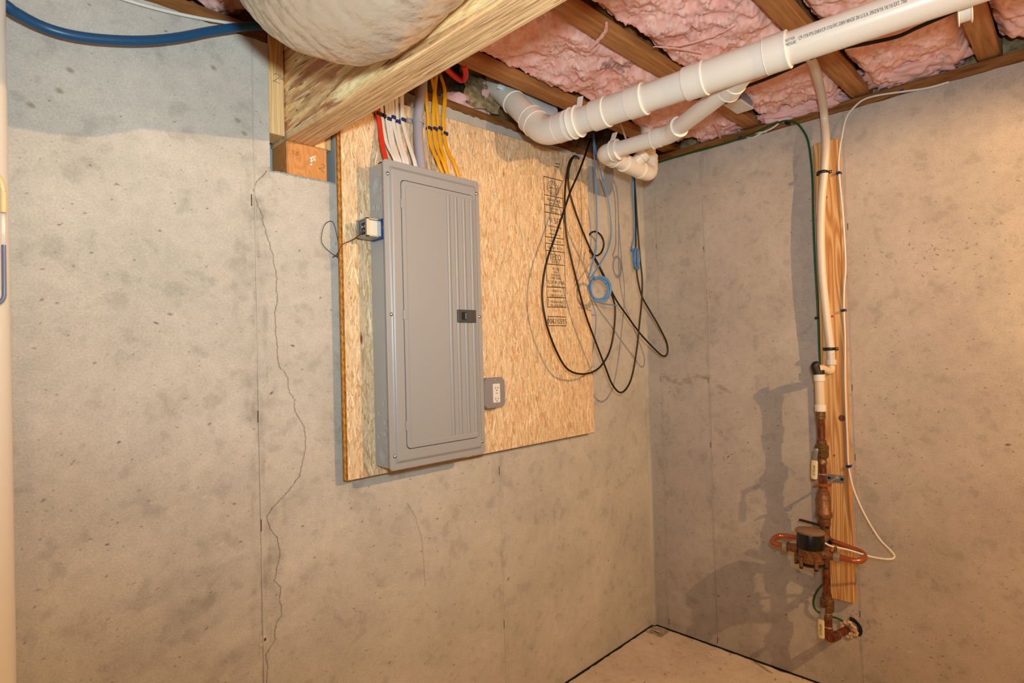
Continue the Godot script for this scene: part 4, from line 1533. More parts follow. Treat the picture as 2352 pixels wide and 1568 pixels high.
func make_cables() -> void:
	var g := "flat cables entering the top of the breaker panel"
	# flat cables above the panel; the second radius is their thickness
	var runs := [
		["red_cable", M.cable_red, [V(-1.646, 2.287, 0.056), V(-1.635, 2.234, 0.056), V(-1.623, 2.181, 0.056), V(-1.628, 2.111, 0.075), V(-1.632, 2.054, 0.100), V(-1.627, 2.029, 0.100)], 0.0100, "flat red cable, leftmost of those entering the breaker panel top"],
		["white_cable", M.cable_white, [V(-1.618, 2.281, 0.056), V(-1.614, 2.226, 0.056), V(-1.612, 2.184, 0.056), V(-1.610, 2.116, 0.075), V(-1.603, 2.069, 0.100), V(-1.588, 2.037, 0.100)], 0.0072, "flat white cable next to the red one above the breaker panel"],
		["white_cable", M.cable_white, [V(-1.601, 2.286, 0.056), V(-1.596, 2.231, 0.056), V(-1.594, 2.193, 0.056), V(-1.595, 2.119, 0.075), V(-1.592, 2.068, 0.100), V(-1.576, 2.035, 0.100)], 0.0072, "flat white cable, second of the white ones right of the red"],
		["white_cable", M.cable_white, [V(-1.588, 2.297, 0.056), V(-1.584, 2.241, 0.056), V(-1.582, 2.196, 0.056), V(-1.585, 2.121, 0.075), V(-1.582, 2.068, 0.100), V(-1.568, 2.034, 0.100)], 0.0070, "flat white cable, third of the white ones right of the red"],
		["white_cable", M.cable_white, [V(-1.576, 2.308, 0.056), V(-1.572, 2.251, 0.056), V(-1.570, 2.199, 0.056), V(-1.568, 2.133, 0.075), V(-1.567, 2.071, 0.100), V(-1.556, 2.037, 0.100)], 0.0072, "flat white cable, fourth of the white ones right of the red"],
		["white_cable", M.cable_white, [V(-1.559, 2.320, 0.056), V(-1.557, 2.256, 0.056), V(-1.555, 2.203, 0.056), V(-1.555, 2.131, 0.075), V(-1.553, 2.071, 0.100), V(-1.544, 2.036, 0.100)], 0.0072, "flat white cable, fifth of the white ones right of the red"],
		["white_cable", M.cable_white, [V(-1.536, 2.334, 0.056), V(-1.536, 2.262, 0.056), V(-1.534, 2.211, 0.056), V(-1.529, 2.142, 0.075), V(-1.524, 2.075, 0.100), V(-1.515, 2.036, 0.100)], 0.0084, "flat white cable nearest the grey conduit above the breaker panel"],
		["yellow_cable", M.cable_yellow, [V(-1.434, 2.391, 0.050), V(-1.435, 2.320, 0.056), V(-1.429, 2.266, 0.056), V(-1.427, 2.215, 0.056), V(-1.430, 2.152, 0.070), V(-1.425, 2.090, 0.100), V(-1.397, 2.039, 0.100)], 0.0080, "yellow cable nearest the grey conduit above the breaker panel"],
		["yellow_cable", M.cable_yellow, [V(-1.368, 2.434, 0.030), V(-1.386, 2.355, 0.040), V(-1.403, 2.285, 0.054), V(-1.403, 2.221, 0.054), V(-1.408, 2.157, 0.070), V(-1.403, 2.095, 0.100), V(-1.376, 2.040, 0.100)], 0.0084, "yellow cable, second from the conduit, under the middle blue staple"],
		["yellow_cable", M.cable_yellow, [V(-1.392, 2.424, 0.030), V(-1.383, 2.346, 0.040), V(-1.387, 2.289, 0.054), V(-1.382, 2.227, 0.054), V(-1.387, 2.162, 0.070), V(-1.387, 2.111, 0.090), V(-1.386, 2.038, 0.100)], 0.0078, "yellow cable, third from the conduit above the breaker panel"],
		["yellow_cable", M.cable_yellow, [V(-1.344, 2.449, 0.020), V(-1.334, 2.398, 0.030), V(-1.343, 2.351, 0.045), V(-1.358, 2.289, 0.054), V(-1.359, 2.218, 0.054), V(-1.362, 2.151, 0.075), V(-1.351, 2.097, 0.100), V(-1.327, 2.037, 0.100)], 0.0084, "yellow cable furthest right, under its own lower blue staple"],
	]
	for c in runs:
		cable(c[0], c[2], c[3], c[1], c[4], g, c[3] * 0.42, Vector3.RIGHT)
	var sl := [
		["black staple across the red cable under the beam", V(-1.622, 2.213, 0.050), 0.027, M.staple_black],
		["dark blue staple on the white cable next to the red one", V(-1.608, 2.211, 0.050), 0.016, M.staple_black],
		["dark blue staple on the second white cable", V(-1.588, 2.206, 0.050), 0.016, M.staple_blue],
		["dark blue staple on the third and fourth white cables", V(-1.571, 2.216, 0.050), 0.016, M.staple_blue],
		["blue staple on the fifth white cable", V(-1.554, 2.206, 0.050), 0.016, M.staple_blue],
		["blue staple on the white cable nearest the conduit", V(-1.532, 2.218, 0.050), 0.018, M.staple_blue],
		["blue staple on the yellow cable nearest the conduit", V(-1.424, 2.218, 0.050), 0.017, M.staple_blue],
		["blue staple on the second yellow cable from the conduit", V(-1.400, 2.222, 0.050), 0.018, M.staple_blue],
		["blue staple on the third yellow cable from the conduit", V(-1.378, 2.229, 0.050), 0.016, M.staple_blue],
		["blue staple set lowest, on the furthest right yellow cable", V(-1.354, 2.217, 0.050), 0.018, M.staple_blue],
	]
	for s in sl:
		staple(s[1], s[2], s[0], s[3], Vector3.BACK, -0.1)
	for q in [[0.0, -1.642, "under the red cable"], [0.0, -1.612, "under the white cables"], [0.0, -1.59, "under the middle white cables"], [0.0, -1.548, "beside the conduit"], [0.0, -1.43, "under the first yellow cables"], [0.0, -1.405, "under the middle yellow cables"], [0.0, -1.372, "under the last yellow cables"]]:
		var st := begin()
		cbox(st, V(q[1], 2.037, 0.10), V(0.030, 0.008, 0.020), 0.003)
		solo("cable_bushing", st, M.cable_black, "black cable bushing on the breaker panel top " + q[2], "bushing")
	# grey service conduit with its strap
	var o := thing("conduit", "grey plastic conduit running up from the breaker panel top", "conduit", V(-1.488, 2.060, 0.090))
	var st := begin()
	tube(st, spline([V(-1.406, 2.457, 0.020), V(-1.450, 2.348, 0.050), V(-1.473, 2.276, 0.066), V(-1.480, 2.215, 0.066), V(-1.489, 2.135, 0.080), V(-1.493, 2.048, 0.095)], 6), 0.0165, 16)
	part("pipe", st, M.cable_grey, o)
	st = begin()
	var cp: Vector3 = V(-1.478, 2.225, 0.066)
	lathe(st, cp + V(0, -0.008, 0), Vector3.UP, [Vector2(0.0175, 0), Vector2(0.0195, 0), Vector2(0.0195, 0.016), Vector2(0.0175, 0.016)], 20)
	for s in [-1.0, 1.0]:
		cbox(st, cp + V(s * 0.0255, 0, -0.013), V(0.017, 0.016, 0.006), 0.002)
	var strap := thing("conduit_strap", "grey two-eared strap holding the conduit to the strand board", "strap", cp)
	part("band", st, M.pvc_grey, strap)
	for s in [-1.0, 1.0]:
		st = begin()
		screw(st, cp + V(s * 0.026, 0, -0.0098), Vector3.BACK, 0.004)
		part("screw", st, M.steel, strap)

	# slack black cables in front of the board and corner
	cable("black_cable", [V(-0.530, 2.393, 0.080), V(-0.591, 2.320, 0.100), V(-0.690, 2.198, 0.130), V(-0.753, 2.101, 0.130), V(-0.793, 2.025, 0.130), V(-0.856, 1.906, 0.130), V(-0.908, 1.809, 0.130), V(-0.938, 1.723, 0.130), V(-0.947, 1.637, 0.130), V(-0.925, 1.541, 0.130), V(-0.876, 1.444, 0.130), V(-0.808, 1.364, 0.130), V(-0.712, 1.337, 0.130), V(-0.608, 1.350, 0.130), V(-0.528, 1.403, 0.130), V(-0.481, 1.480, 0.130), V(-0.455, 1.595, 0.130), V(-0.465, 1.661, 0.130), V(-0.515, 1.737, 0.130), V(-0.561, 1.792, 0.130), V(-0.576, 1.843, 0.110), V(-0.560, 1.884, 0.080)], 0.0042, M.cable_black, "black cable hanging in the leftmost wide loop across the grade stamp")
	cable("black_cable", [V(-0.598, 2.292, 0.060), V(-0.679, 2.275, 0.100), V(-0.744, 2.233, 0.125), V(-0.773, 2.170, 0.130), V(-0.787, 2.102, 0.130), V(-0.794, 2.013, 0.130), V(-0.785, 1.906, 0.130), V(-0.755, 1.805, 0.130), V(-0.721, 1.711, 0.130), V(-0.673, 1.589, 0.130), V(-0.611, 1.477, 0.130), V(-0.543, 1.361, 0.130), V(-0.494, 1.281, 0.130), V(-0.435, 1.240, 0.130), V(-0.375, 1.260, 0.130), V(-0.328, 1.320, 0.130), V(-0.285, 1.438, 0.130), V(-0.256, 1.558, 0.130), V(-0.231, 1.667, 0.130), V(-0.221, 1.773, 0.130), V(-0.235, 1.877, 0.130), V(-0.251, 2.064, 0.130), V(-0.261, 2.230, 0.130), V(-0.315, 2.295, 0.160)], 0.0042, M.cable_black, "black cable hanging in the lowest loop right of the strand board")
	cable("black_cable", [V(-0.610, 2.293, 0.060), V(-0.688, 2.268, 0.100), V(-0.744, 2.218, 0.124), V(-0.757, 2.166, 0.124), V(-0.754, 2.117, 0.124), V(-0.736, 2.065, 0.124), V(-0.690, 1.979, 0.124), V(-0.624, 1.882, 0.124), V(-0.559, 1.808, 0.124), V(-0.497, 1.735, 0.124), V(-0.433, 1.659, 0.124), V(-0.348, 1.590, 0.124), V(-0.255, 1.510, 0.130), V(-0.166, 1.440, 0.145), V(-0.114, 1.398, 0.165), V(-0.085, 1.410, 0.175), V(-0.090, 1.464, 0.175), V(-0.141, 1.552, 0.160), V(-0.183, 1.624, 0.140), V(-0.222, 1.680, 0.130), V(-0.247, 1.755, 0.124), V(-0.261, 1.855, 0.124), V(-0.253, 2.065, 0.124), V(-0.259, 2.232, 0.124), V(-0.326, 2.293, 0.160)], 0.0042, M.cable_black, "black cable crossing to the rightmost narrow loop near the corner")
	cable("black_cable", [V(-0.511, 1.954, 0.030), V(-0.510, 1.973, 0.050), V(-0.470, 1.982, 0.050), V(-0.430, 1.965, 0.050), V(-0.415, 1.932, 0.050), V(-0.434, 1.893, 0.050), V(-0.475, 1.871, 0.050), V(-0.518, 1.881, 0.050), V(-0.516, 1.912, 0.030)], 0.0042, M.cable_black, "small black cable ring peeping out behind the board's right edge")
	# pale blue cables with their coils
	cable("blue_cable", [V(-0.542, 2.420, 0.100), V(-0.594, 2.318, 0.140), V(-0.590, 2.204, 0.140), V(-0.586, 2.090, 0.140), V(-0.588, 1.975, 0.140), V(-0.602, 1.878, 0.140), V(-0.634, 1.796, 0.140), V(-0.658, 1.749, 0.140)], 0.0031, M.cable_blue, "pale blue cable hanging straight to the coil at the board's edge")
	cable("blue_cable", [V(-0.536, 2.409, 0.100), V(-0.575, 2.315, 0.135), V(-0.541, 2.219, 0.135), V(-0.496, 2.130, 0.135), V(-0.477, 2.040, 0.135), V(-0.475, 1.956, 0.135), V(-0.505, 1.882, 0.135), V(-0.563, 1.818, 0.135), V(-0.623, 1.760, 0.135), V(-0.646, 1.739, 0.135)], 0.0031, M.cable_blue, "pale blue cable bowing right before the coil at the board's edge")
	coil(V(-0.585, 1.703, 0.140), 0.054, 0.056, 0.1, "round blue cable coil hanging over the board's right edge", [V(-0.632, 1.650, 0.140), V(-0.544, 1.638, 0.140), V(-0.465, 1.634, 0.150)])
	cable("blue_cable", [V(-0.323, 2.283, 0.160), V(-0.278, 2.185, 0.130), V(-0.278, 2.060, 0.130), V(-0.283, 1.966, 0.130), V(-0.308, 1.915, 0.130)], 0.0045, M.cable_blue, "blue cable dropping from the drain trap to the coil near the corner")
	coil(V(-0.277, 1.863, 0.130), 0.040, 0.054, -0.1, "oval blue cable coil near the corner, under the drain trap", [])
	# the orange loop above the beam end
	cable("orange_cable", [V(-1.376, 2.440, 0.084), V(-1.329, 2.440, 0.063), V(-1.282, 2.440, 0.047), V(-1.263, 2.440, 0.046), V(-1.267, 2.440, 0.069), V(-1.294, 2.440, 0.103), V(-1.328, 2.440, 0.136)], 0.011, M.orange, "short bright orange cable loop hanging beside the beam above the yellow cables", "", -1.0, Vector3.UP)

	# right wall: green ground wire, white signal cable, blue clips
	cable("green_wire", [V(-0.008, 2.386, 0.089), V(-0.008, 2.391, 0.309), V(-0.008, 2.388, 0.454), V(-0.008, 2.392, 0.538), V(-0.008, 2.401, 0.617), V(-0.008, 2.413, 0.675), V(-0.008, 2.414, 0.731), V(-0.008, 2.400, 0.771), V(-0.008, 2.365, 0.801), V(-0.008, 2.304, 0.826), V(-0.008, 2.212, 0.836), V(-0.008, 2.119, 0.839), V(-0.008, 1.971, 0.837), V(-0.008, 1.786, 0.838), V(-0.008, 1.602, 0.842), V(-0.008, 1.418, 0.843), V(-0.008, 1.334, 0.844)], 0.0042, M.cable_green, "dark green ground wire along the right wall top and down beside the board")
	cable("green_wire", [V(-0.070, 0.451, 0.844), V(-0.040, 0.410, 0.814), V(-0.020, 0.367, 0.793), V(-0.020, 0.333, 0.790), V(-0.020, 0.312, 0.805), V(-0.020, 0.307, 0.838), V(-0.012, 0.303, 0.880), V(0.000, 0.290, 0.897)], 0.0042, M.cable_green, "short green ground wire looping behind the lower valve")
	cable("white_cable", [V(-0.012, 2.382, 1.313), V(-0.012, 2.382, 1.248), V(-0.012, 2.395, 1.167), V(-0.012, 2.407, 1.094), V(-0.012, 2.407, 1.041), V(-0.012, 2.387, 1.005), V(-0.020, 2.351, 0.978), V(-0.030, 2.282, 0.963), V(-0.036, 2.195, 0.950), V(-0.040, 2.127, 0.949), V(-0.043, 1.997, 0.957), V(-0.043, 1.873, 0.961), V(-0.043, 1.750, 0.962), V(-0.043, 1.662, 0.954), V(-0.043, 1.571, 0.950), V(-0.043, 1.460, 0.951), V(-0.043, 1.311, 0.946), V(-0.043, 1.188, 0.945), V(-0.043, 1.066, 0.946), V(-0.043, 0.947, 0.947), V(-0.055, 0.857, 0.965), V(-0.070, 0.767, 1.004), V(-0.080, 0.687, 1.052), V(-0.090, 0.649, 1.093), V(-0.100, 0.633, 1.106), V(-0.120, 0.626, 1.093), V(-0.140, 0.628, 1.038), V(-0.170, 0.646, 0.972), V(-0.200, 0.657, 0.921), V(-0.205, 0.666, 0.899)], 0.0038, M.cable_white, "white signal cable from the top right plate down to the water meter")
	cable("white_cable", [V(0.050, 2.473, 0.503), V(0.010, 2.428, 0.531), V(0.010, 2.401, 0.554), V(-0.005, 2.381, 0.592), V(-0.008, 2.390, 0.636), V(-0.008, 2.397, 0.679), V(-0.004, 2.413, 0.708), V(0.030, 2.452, 0.711)], 0.0036, M.cable_white, "short white cable looping over the green wire on the right plate")
	cable("white_cable", [V(0.050, 2.444, 0.559), V(0.020, 2.419, 0.579), V(0.000, 2.399, 0.604), V(0.000, 2.397, 0.626), V(0.000, 2.391, 0.653)], 0.0036, M.cable_white, "short white cable end beside the looping one on the right plate")
	for s in [["blue clip on the green wire at the right plate", V(0.000, 2.395, 0.538), M.staple_blue], ["blue clip on the white cable above the right wall", V(0.000, 2.399, 1.165), M.staple_blue], ["dark clip on the white cable near the board's top", V(-0.040, 2.127, 0.949), M.staple_blue], ["small blue clip on the white cable beside the board's upper red mark", V(-0.040, 1.570, 0.949), M.staple_blue], ["small dark clip on the white cable below the knot in the board", V(-0.040, 0.943, 0.948), M.staple_blue], ["tiny dark clip on the green wire beside the board", V(0.000, 1.547, 0.838), M.staple_black]]:
		staple(s[1], 0.016, s[0], s[2], Vector3.LEFT, 0.15, 0.011)
	# blue supply pipe and the white wire at top left
	var b := begin()
	tube(b, spline([V(-2.578, 2.203, 0.080), V(-2.531, 2.191, 0.070), V(-2.513, 2.186, 0.060), V(-2.469, 2.180, 0.045), V(-2.419, 2.179, 0.045), V(-2.354, 2.192, 0.045), V(-2.275, 2.218, 0.045), V(-2.199, 2.254, 0.045), V(-2.127, 2.296, 0.045), V(-2.061, 2.331, 0.045), V(-1.985, 2.371, 0.030), V(-1.922, 2.405, 0.000), V(-1.869, 2.440, -0.030)], 6), 0.0115, 14)
	solo("blue_pipe", b, M.pex_blue, "blue water pipe sagging across the top of the left wall", "pipe")
	cable("white_wire", [V(-2.355, 2.323, 0.010), V(-2.307, 2.322, 0.010), V(-2.237, 2.327, 0.010), V(-2.167, 2.337, 0.010), V(-2.093, 2.351, 0.010), V(-2.024, 2.368, 0.010), V(-1.981, 2.375, 0.020), V(-1.909, 2.410, 0.000)], 0.0042, M.cable_white, "white cable along the plate above the blue pipe")
	cable("black_strap", [V(-0.551, 2.400, 0.584), V(-0.530, 2.400, 0.654), V(-0.511, 2.400, 0.702), V(-0.504, 2.400, 0.785), V(-0.511, 2.400, 0.874), V(-0.531, 2.400, 0.962), V(-0.556, 2.400, 1.065), V(-0.514, 2.400, 1.168), V(-0.489, 2.400, 1.247), V(-0.504, 2.400, 1.306), V(-0.520, 2.400, 1.373), V(-0.541, 2.400, 1.446)], 0.0065, M.cable_black, "black flat cable crossing under the batts behind the printed drain pipe", "", 0.004, Vector3.UP)


func coil(at: Vector3, rx: float, ry: float, lean: float, label: String, tail: Array) -> void:
	var rng := RandomNumberGenerator.new()
	rng.seed = int(absf(at.x) * 1000)
	var o := thing("cable_coil", label, "cable coil", at)
	var st := begin()
	var pts := []
	var turns := 7
	var px := 0.0
	for k in turns * 22 + 1:
		var a := TAU * k / 22.0 + 2.0
		if k % 22 == 0:
			px = rng.randf_range(-0.006, 0.006)
		var rr := 0.88 + 0.09 * sin(k * 0.045) + px * 2.0
		pts.append(at + V(cos(a) * rx * rr + sin(k * 0.03) * 0.002, sin(a) * ry * rr, sin(k * 0.041) * 0.008 + cos(a) * rx * lean * 3.0 + (k % 7) * 0.0006))
	tube(st, pts, 0.0030, 8, -1.0, Vector3.BACK)
	part("turns", st, M.cable_blue, o)
	st = begin()
	var e := at + V(-rx * 0.55, ry * 0.78, 0.0)
	lathe(st, e - V(0.006, 0.004, 0), V(1, 0.7, 0), [Vector2(0.006, 0), Vector2(0.009, 0.001), Vector2(0.009, 0.009), Vector2(0.006, 0.010)], 12)
	tube(st, [e, e + V(-0.018, 0.012, 0.006)], 0.0022, 6)
	part("wrap", st, M.cable_blue, o)
	if tail.size() > 1:
		st = begin()
		tube(st, spline(tail, 6), 0.0030, 8)
		part("tail", st, M.cable_blue, o)


# ---------------------------------------------------------------- drain pipes
func ring(st: SurfaceTool, at: Vector3, axis: Vector3, r0: float, r1: float, len: float) -> void:   # a hub with a rounded lip
	lathe(st, at, axis, [Vector2(r0, 0), Vector2(r1 - 0.001, 0), Vector2(r1, 0.001), Vector2(r1, len - 0.001), Vector2(r1 - 0.001, len), Vector2(r0, len)], 32)


func make_pipes() -> void:
	# main 3-inch drain: rises over the plate at the wall, then runs out along z
	var R := 0.0445
	var e := V(-1.045, 2.240, 0.252)
	var far := V(-0.870, 2.284, 1.75)
	var ax := (far - e).normalized()
	var up := V(0.02, 0.72, -0.69).normalized()
	var o := thing("drain_pipe", "thick white plastic drain pipe hung below the joists, with printed lettering", "drain pipe", e)
	var st := begin()
	tube(st, fillet([e + up * 0.40, e, far], 0.09, 8), R, 32)
	# beyond the frame it turns up between the joists
	tube(st, fillet([far - ax * 0.01, far, far + V(0, 0.42, 0)], 0.09, 8), R, 24)
	part("pipe", st, M.pvc, o)
	var hubs := [
		[e + up * 0.115, -up, 0.068], [e + up * 0.29, -up, 0.006],
		[e + ax * 0.045, ax, 0.062],
	]
	st = begin()
	tube(st, fillet([e + up * 0.105, e, e + ax * 0.098], 0.085, 10), R + 0.0055, 32, -1.0, Vector3.UP, false)
	ring(st, e + up * 0.105, -up, R, R + 0.0075, 0.040)
	ring(st, e + ax * 0.058, ax, R, R + 0.0075, 0.042)
	part("elbow", st, M.pvc, o)
	st = begin()
	ring(st, e + up * 0.1065, -up, R, R + 0.0085, 0.004)
	part("elbow_rim", st, M.pvc_rim, o)
	st = begin()
	ring(st, e + up * 0.068, -up, R, R + 0.0085, 0.003)
	part("elbow_rim", st, M.pvc_rim, o)
	st = begin()
	ring(st, e + ax * 0.0565, ax, R, R + 0.0080, 0.003)
	part("elbow_rim", st, M.pvc_rim, o)
	st = begin()
	ring(st, e + ax * 0.0985, ax, R, R + 0.0085, 0.004)
	part("elbow_rim", st, M.pvc_rim, o)
	st = begin()
	ring(st, e + up * 0.235, -up, R, R + 0.003, 0.006)
	part("elbow_rim", st, M.pvc_rim, o)
	# along the run: slip coupling, long coupling, wye
	var pieces := [[0.205, 0.05], [0.335, 0.055]]
	st = begin()
	ring(st, e + ax * 0.205, ax, R, R + 0.0065, 0.055)
	part("coupling", st, M.pvc, o)
	st = begin()
	ring(st, e + ax * 0.255, ax, R, R + 0.0035, 0.09)
	part("coupling", st, M.pvc, o)
	st = begin()
	ring(st, e + ax * 0.34, ax, R, R + 0.0065, 0.055)
	part("coupling", st, M.pvc, o)
	st = begin()
	ring(st, e + ax * 0.257, ax, R, R + 0.0075, 0.005)
	part("coupling_rim", st, M.pvc_rim, o)
	st = begin()
	ring(st, e + ax * 0.394, ax, R, R + 0.0075, 0.005)
	part("coupling_rim", st, M.pvc_rim, o)
	var w0 := 0.535
	st = begin()
	ring(st, e + ax * w0, ax, R, R + 0.0065, 0.060)
	ring(st, e + ax * (w0 + 0.06), ax, R, R + 0.0035, 0.175)
	ring(st, e + ax * (w0 + 0.235), ax, R, R + 0.0065, 0.060)
	var wy := e + ax * (w0 + 0.20)
	var br := V(0.62, -0.08, -0.70).normalized()
	tube(st, [wy, wy + br * 0.165], 0.0335, 24)
	ring(st, wy + br * 0.115, br, 0.0302, 0.0365, 0.048)
	part("wye", st, M.pvc, o)
	st = begin()
	ring(st, e + ax * (w0 + 0.0585), ax, R, R + 0.0075, 0.005)
	part("wye_rim", st, M.pvc_rim, o)
	st = begin()
	ring(st, e + ax * (w0 + 0.293), ax, R, R + 0.0075, 0.005)
	part("wye_rim", st, M.pvc_rim, o)
	st = begin()
	ring(st, e + ax * (w0 + 0.236), ax, R, R + 0.0068, 0.003)
	part("wye_rim", st, M.pvc_rim, o)
	st = begin()
	ring(st, wy + br * 0.160, br, 0.0302, 0.0375, 0.005)
	part("wye_rim", st, M.pvc_rim, o)
	# printing wrapped on the pipe: x of the text runs along the pipe towards the camera side
	st = begin()
	var view := (V(-2.643, 1.444, 1.645) - (e + ax * 1.0))
	var outv := (view - ax * view.dot(ax)).normalized().rotated(ax, -0.40)
	var yv := outv.cross(ax)
	var put := func(s: float, text: String, h: float, dy: float) -> void:
		var a := dy / R
		var o2 := (outv * cos(a) + yv * sin(a)).normalized()
		letters(st, Transform3D(Basis(ax, o2.cross(ax), o2), e + ax * s + o2 * (R + 0.0004)), text, h, false, R, false, 0.56)
	put.call(0.690, "DWV PIPE", 0.0088, 0.0)
	put.call(0.733, "MADE OF CELL CORE", 0.0052, 0.0)
	put.call(0.778, "ASTM F 891-10", 0.0088, 0.0)
	put.call(0.832, "NOT FOR", 0.0080, 0.0058)
	put.call(0.832, "PRESSURE", 0.0080, -0.0058)
	put.call(0.866, "CP-119-FPS-DWV/CP-110-FPC-DWV MADE IN U.S.A. 09/29/16 16:16 EXT. 788", 0.0096, 0.0)
	part("printing", st, M.ink, o, "black printed lettering along the pipe")

	hanger(e + ax * 0.135, ax, R, "white plastic loop hanger on the drain pipe beside its elbow", V(0.03, 0.10, 0.0))
	hanger(V(-0.829, 2.281, 1.452), ax, R, "white plastic loop hanger on the drain pipe at the top right", V(0.02, 0.11, 0.0))

	# 2-inch branch: wye -> bend -> run -> trap -> up between the joists
	var r2 := 0.0302
	var p0 := wy + br * 0.12
	var p1 := V(-0.690, 2.236, 0.560)
	var p2 := V(-0.713, 2.232, 0.272)
	var p3 := V(-0.375, 2.212, 0.285)
	var p4 := V(-0.325, 2.45, 0.245)
	var o2 := thing("branch_drain", "thinner white branch drain with a trap, joining the printed drain pipe", "drain pipe", p2)
	st = begin()
	tube(st, fillet([p0, p1, p2, p3, p4], 0.065, 8), r2, 24)
	part("pipe", st, M.pvc, o2)
	var segs := [[p1, p0, p2, 0.055], [p2, p1, p3, 0.06], [p3, p2, p4, 0.075]]
	for s in segs:
		var a: Vector3 = (s[1] - s[0]).normalized()
		var b: Vector3 = (s[2] - s[0]).normalized()
		st = begin()
		tube(st, fillet([s[0] + a * s[3], s[0], s[0] + b * s[3]], 0.058, 10), r2 + 0.0048, 28, -1.0, Vector3.UP, false)
		ring(st, s[0] + a * (s[3] + 0.012), -a, r2, r2 + 0.0065, 0.03)
		ring(st, s[0] + b * (s[3] + 0.012), -b, r2, r2 + 0.0065, 0.03)
		part("elbow", st, M.pvc, o2)
		st = begin()
		ring(st, s[0] + a * (s[3] + 0.0135), -a, r2, r2 + 0.0078, 0.004)
		part("elbow_rim", st, M.pvc_rim, o2)
		st = begin()
		ring(st, s[0] + b * (s[3] + 0.0135), -b, r2, r2 + 0.0078, 0.004)
		part("elbow_rim", st, M.pvc_rim, o2)
	# clean-out tee in the trap
	var tx := (p3 - p2).normalized()
	var tc := p2 + tx * 0.20
	st = begin()
	ring(st, tc - tx * 0.06, tx, r2, r2 + 0.0062, 0.12)
	var tv := V(0.25, 0.55, 0.55).normalized()
	tube(st, [tc, tc + tv * 0.075], r2 - 0.002, 20)
	ring(st, tc + tv * 0.05, tv, r2 - 0.004, r2 + 0.001, 0.026)
	part("cleanout_tee", st, M.pvc, o2)
	st = begin()
	ring(st, tc - tx * 0.0615, tx, r2, r2 + 0.0074, 0.004)
	part("cleanout_rim", st, M.pvc_rim, o2)
	st = begin()
	ring(st, tc + tx * 0.0575, tx, r2, r2 + 0.0074, 0.004)
	part("cleanout_rim", st, M.pvc_rim, o2)
	st = begin()
	cbox(st, tc + tv * 0.088, V(0.022, 0.022, 0.022), 0.003, Basis.looking_at(tv))
	part("plug", st, plain(Color(0.80, 0.72, 0.58), 0.5), o2)
	hanger(p1.lerp(p2, 0.80), (p2 - p1).normalized(), r2, "small white loop hanger on the branch drain before the trap", V(0.0, 0.07, 0.0))
	# strap that carries the branch from the joist
	st = begin()
	tube(st, [V(-0.481, 2.440, 0.203), V(-0.514, 2.380, 0.242), V(-0.590, 2.300, 0.308)], 0.008, 6, 0.0015, Vector3.RIGHT)
	solo("hanger_strap", st, M.white, "flat white plastic strap dropping from the batt to the branch drain", "strap")
	# grey-white vent boot tucked behind the elbow
	st = begin()
	tube(st, spline([V(-1.081, 2.482, 0.060), V(-1.063, 2.474, 0.070), V(-1.003, 2.475, 0.070), V(-0.928, 2.466, 0.070), V(-0.862, 2.454, 0.070), V(-0.802, 2.455, 0.070), V(-0.771, 2.469, 0.070)], 6), 0.030, 18, 0.012, V(0.5, 0.8, 0))
	solo("flat_duct_piece", st, plain(Color(0.80, 0.80, 0.81), 0.4), "grey-white curved plastic piece in the dark gap above the drain elbow", "plastic piece")

	# tall white stack at the left with the fluid gauge on it
	var s := thing("vent_stack", "tall thick white plastic pipe standing at the left edge", "vent pipe", V(-2.588, 0, 0.16))
	st = begin()
	tube(st, [V(-2.588, 0.0, 0.16), V(-2.594, 2.735, 0.16)], 0.0572, 40)
	part("pipe", st, M.pvc, s)
	var mo := thing("fluid_gauge", "clear U-shaped tube gauge with blue fluid on the white stack", "gauge", V(-2.57, 1.56, 0.22))
	st = begin()
	slab(st, Transform3D(Basis.IDENTITY, V(0, 0, 0)), rrect(-2.573, 1.665, 0.040, 0.16, 0.004), 0.2185, 0.2195)
	part("card", st, M.card, mo)
	st = begin()
	var ux := -2.5475
	tube(st, fillet([V(ux, 1.765, 0.223), V(ux, 1.553, 0.223), V(ux - 0.05, 1.553, 0.223), V(ux - 0.05, 1.765, 0.223)], 0.022, 8), 0.0042, 12)
	part("glass_tube", st, M.clear, mo)
	st = begin()
	tube(st, fillet([V(ux, 1.665, 0.223), V(ux, 1.553, 0.223), V(ux - 0.05, 1.553, 0.223), V(ux - 0.05, 1.65, 0.223)], 0.022, 8), 0.0036, 12)
	part("blue_fluid", st, M.fluid, mo)
	st = begin()
	tube(st, spline([V(ux, 1.765, 0.223), V(ux - 0.004, 1.785, 0.224), V(ux - 0.014, 1.80, 0.222), V(ux - 0.03, 1.81, 0.218)], 5), 0.0052, 12)
	ring(st, V(ux, 1.725, 0.223), Vector3.UP, 0.004, 0.0056, 0.04)
	part("tip", st, plain(Color(0.90, 0.76, 0.55), 0.3), mo)


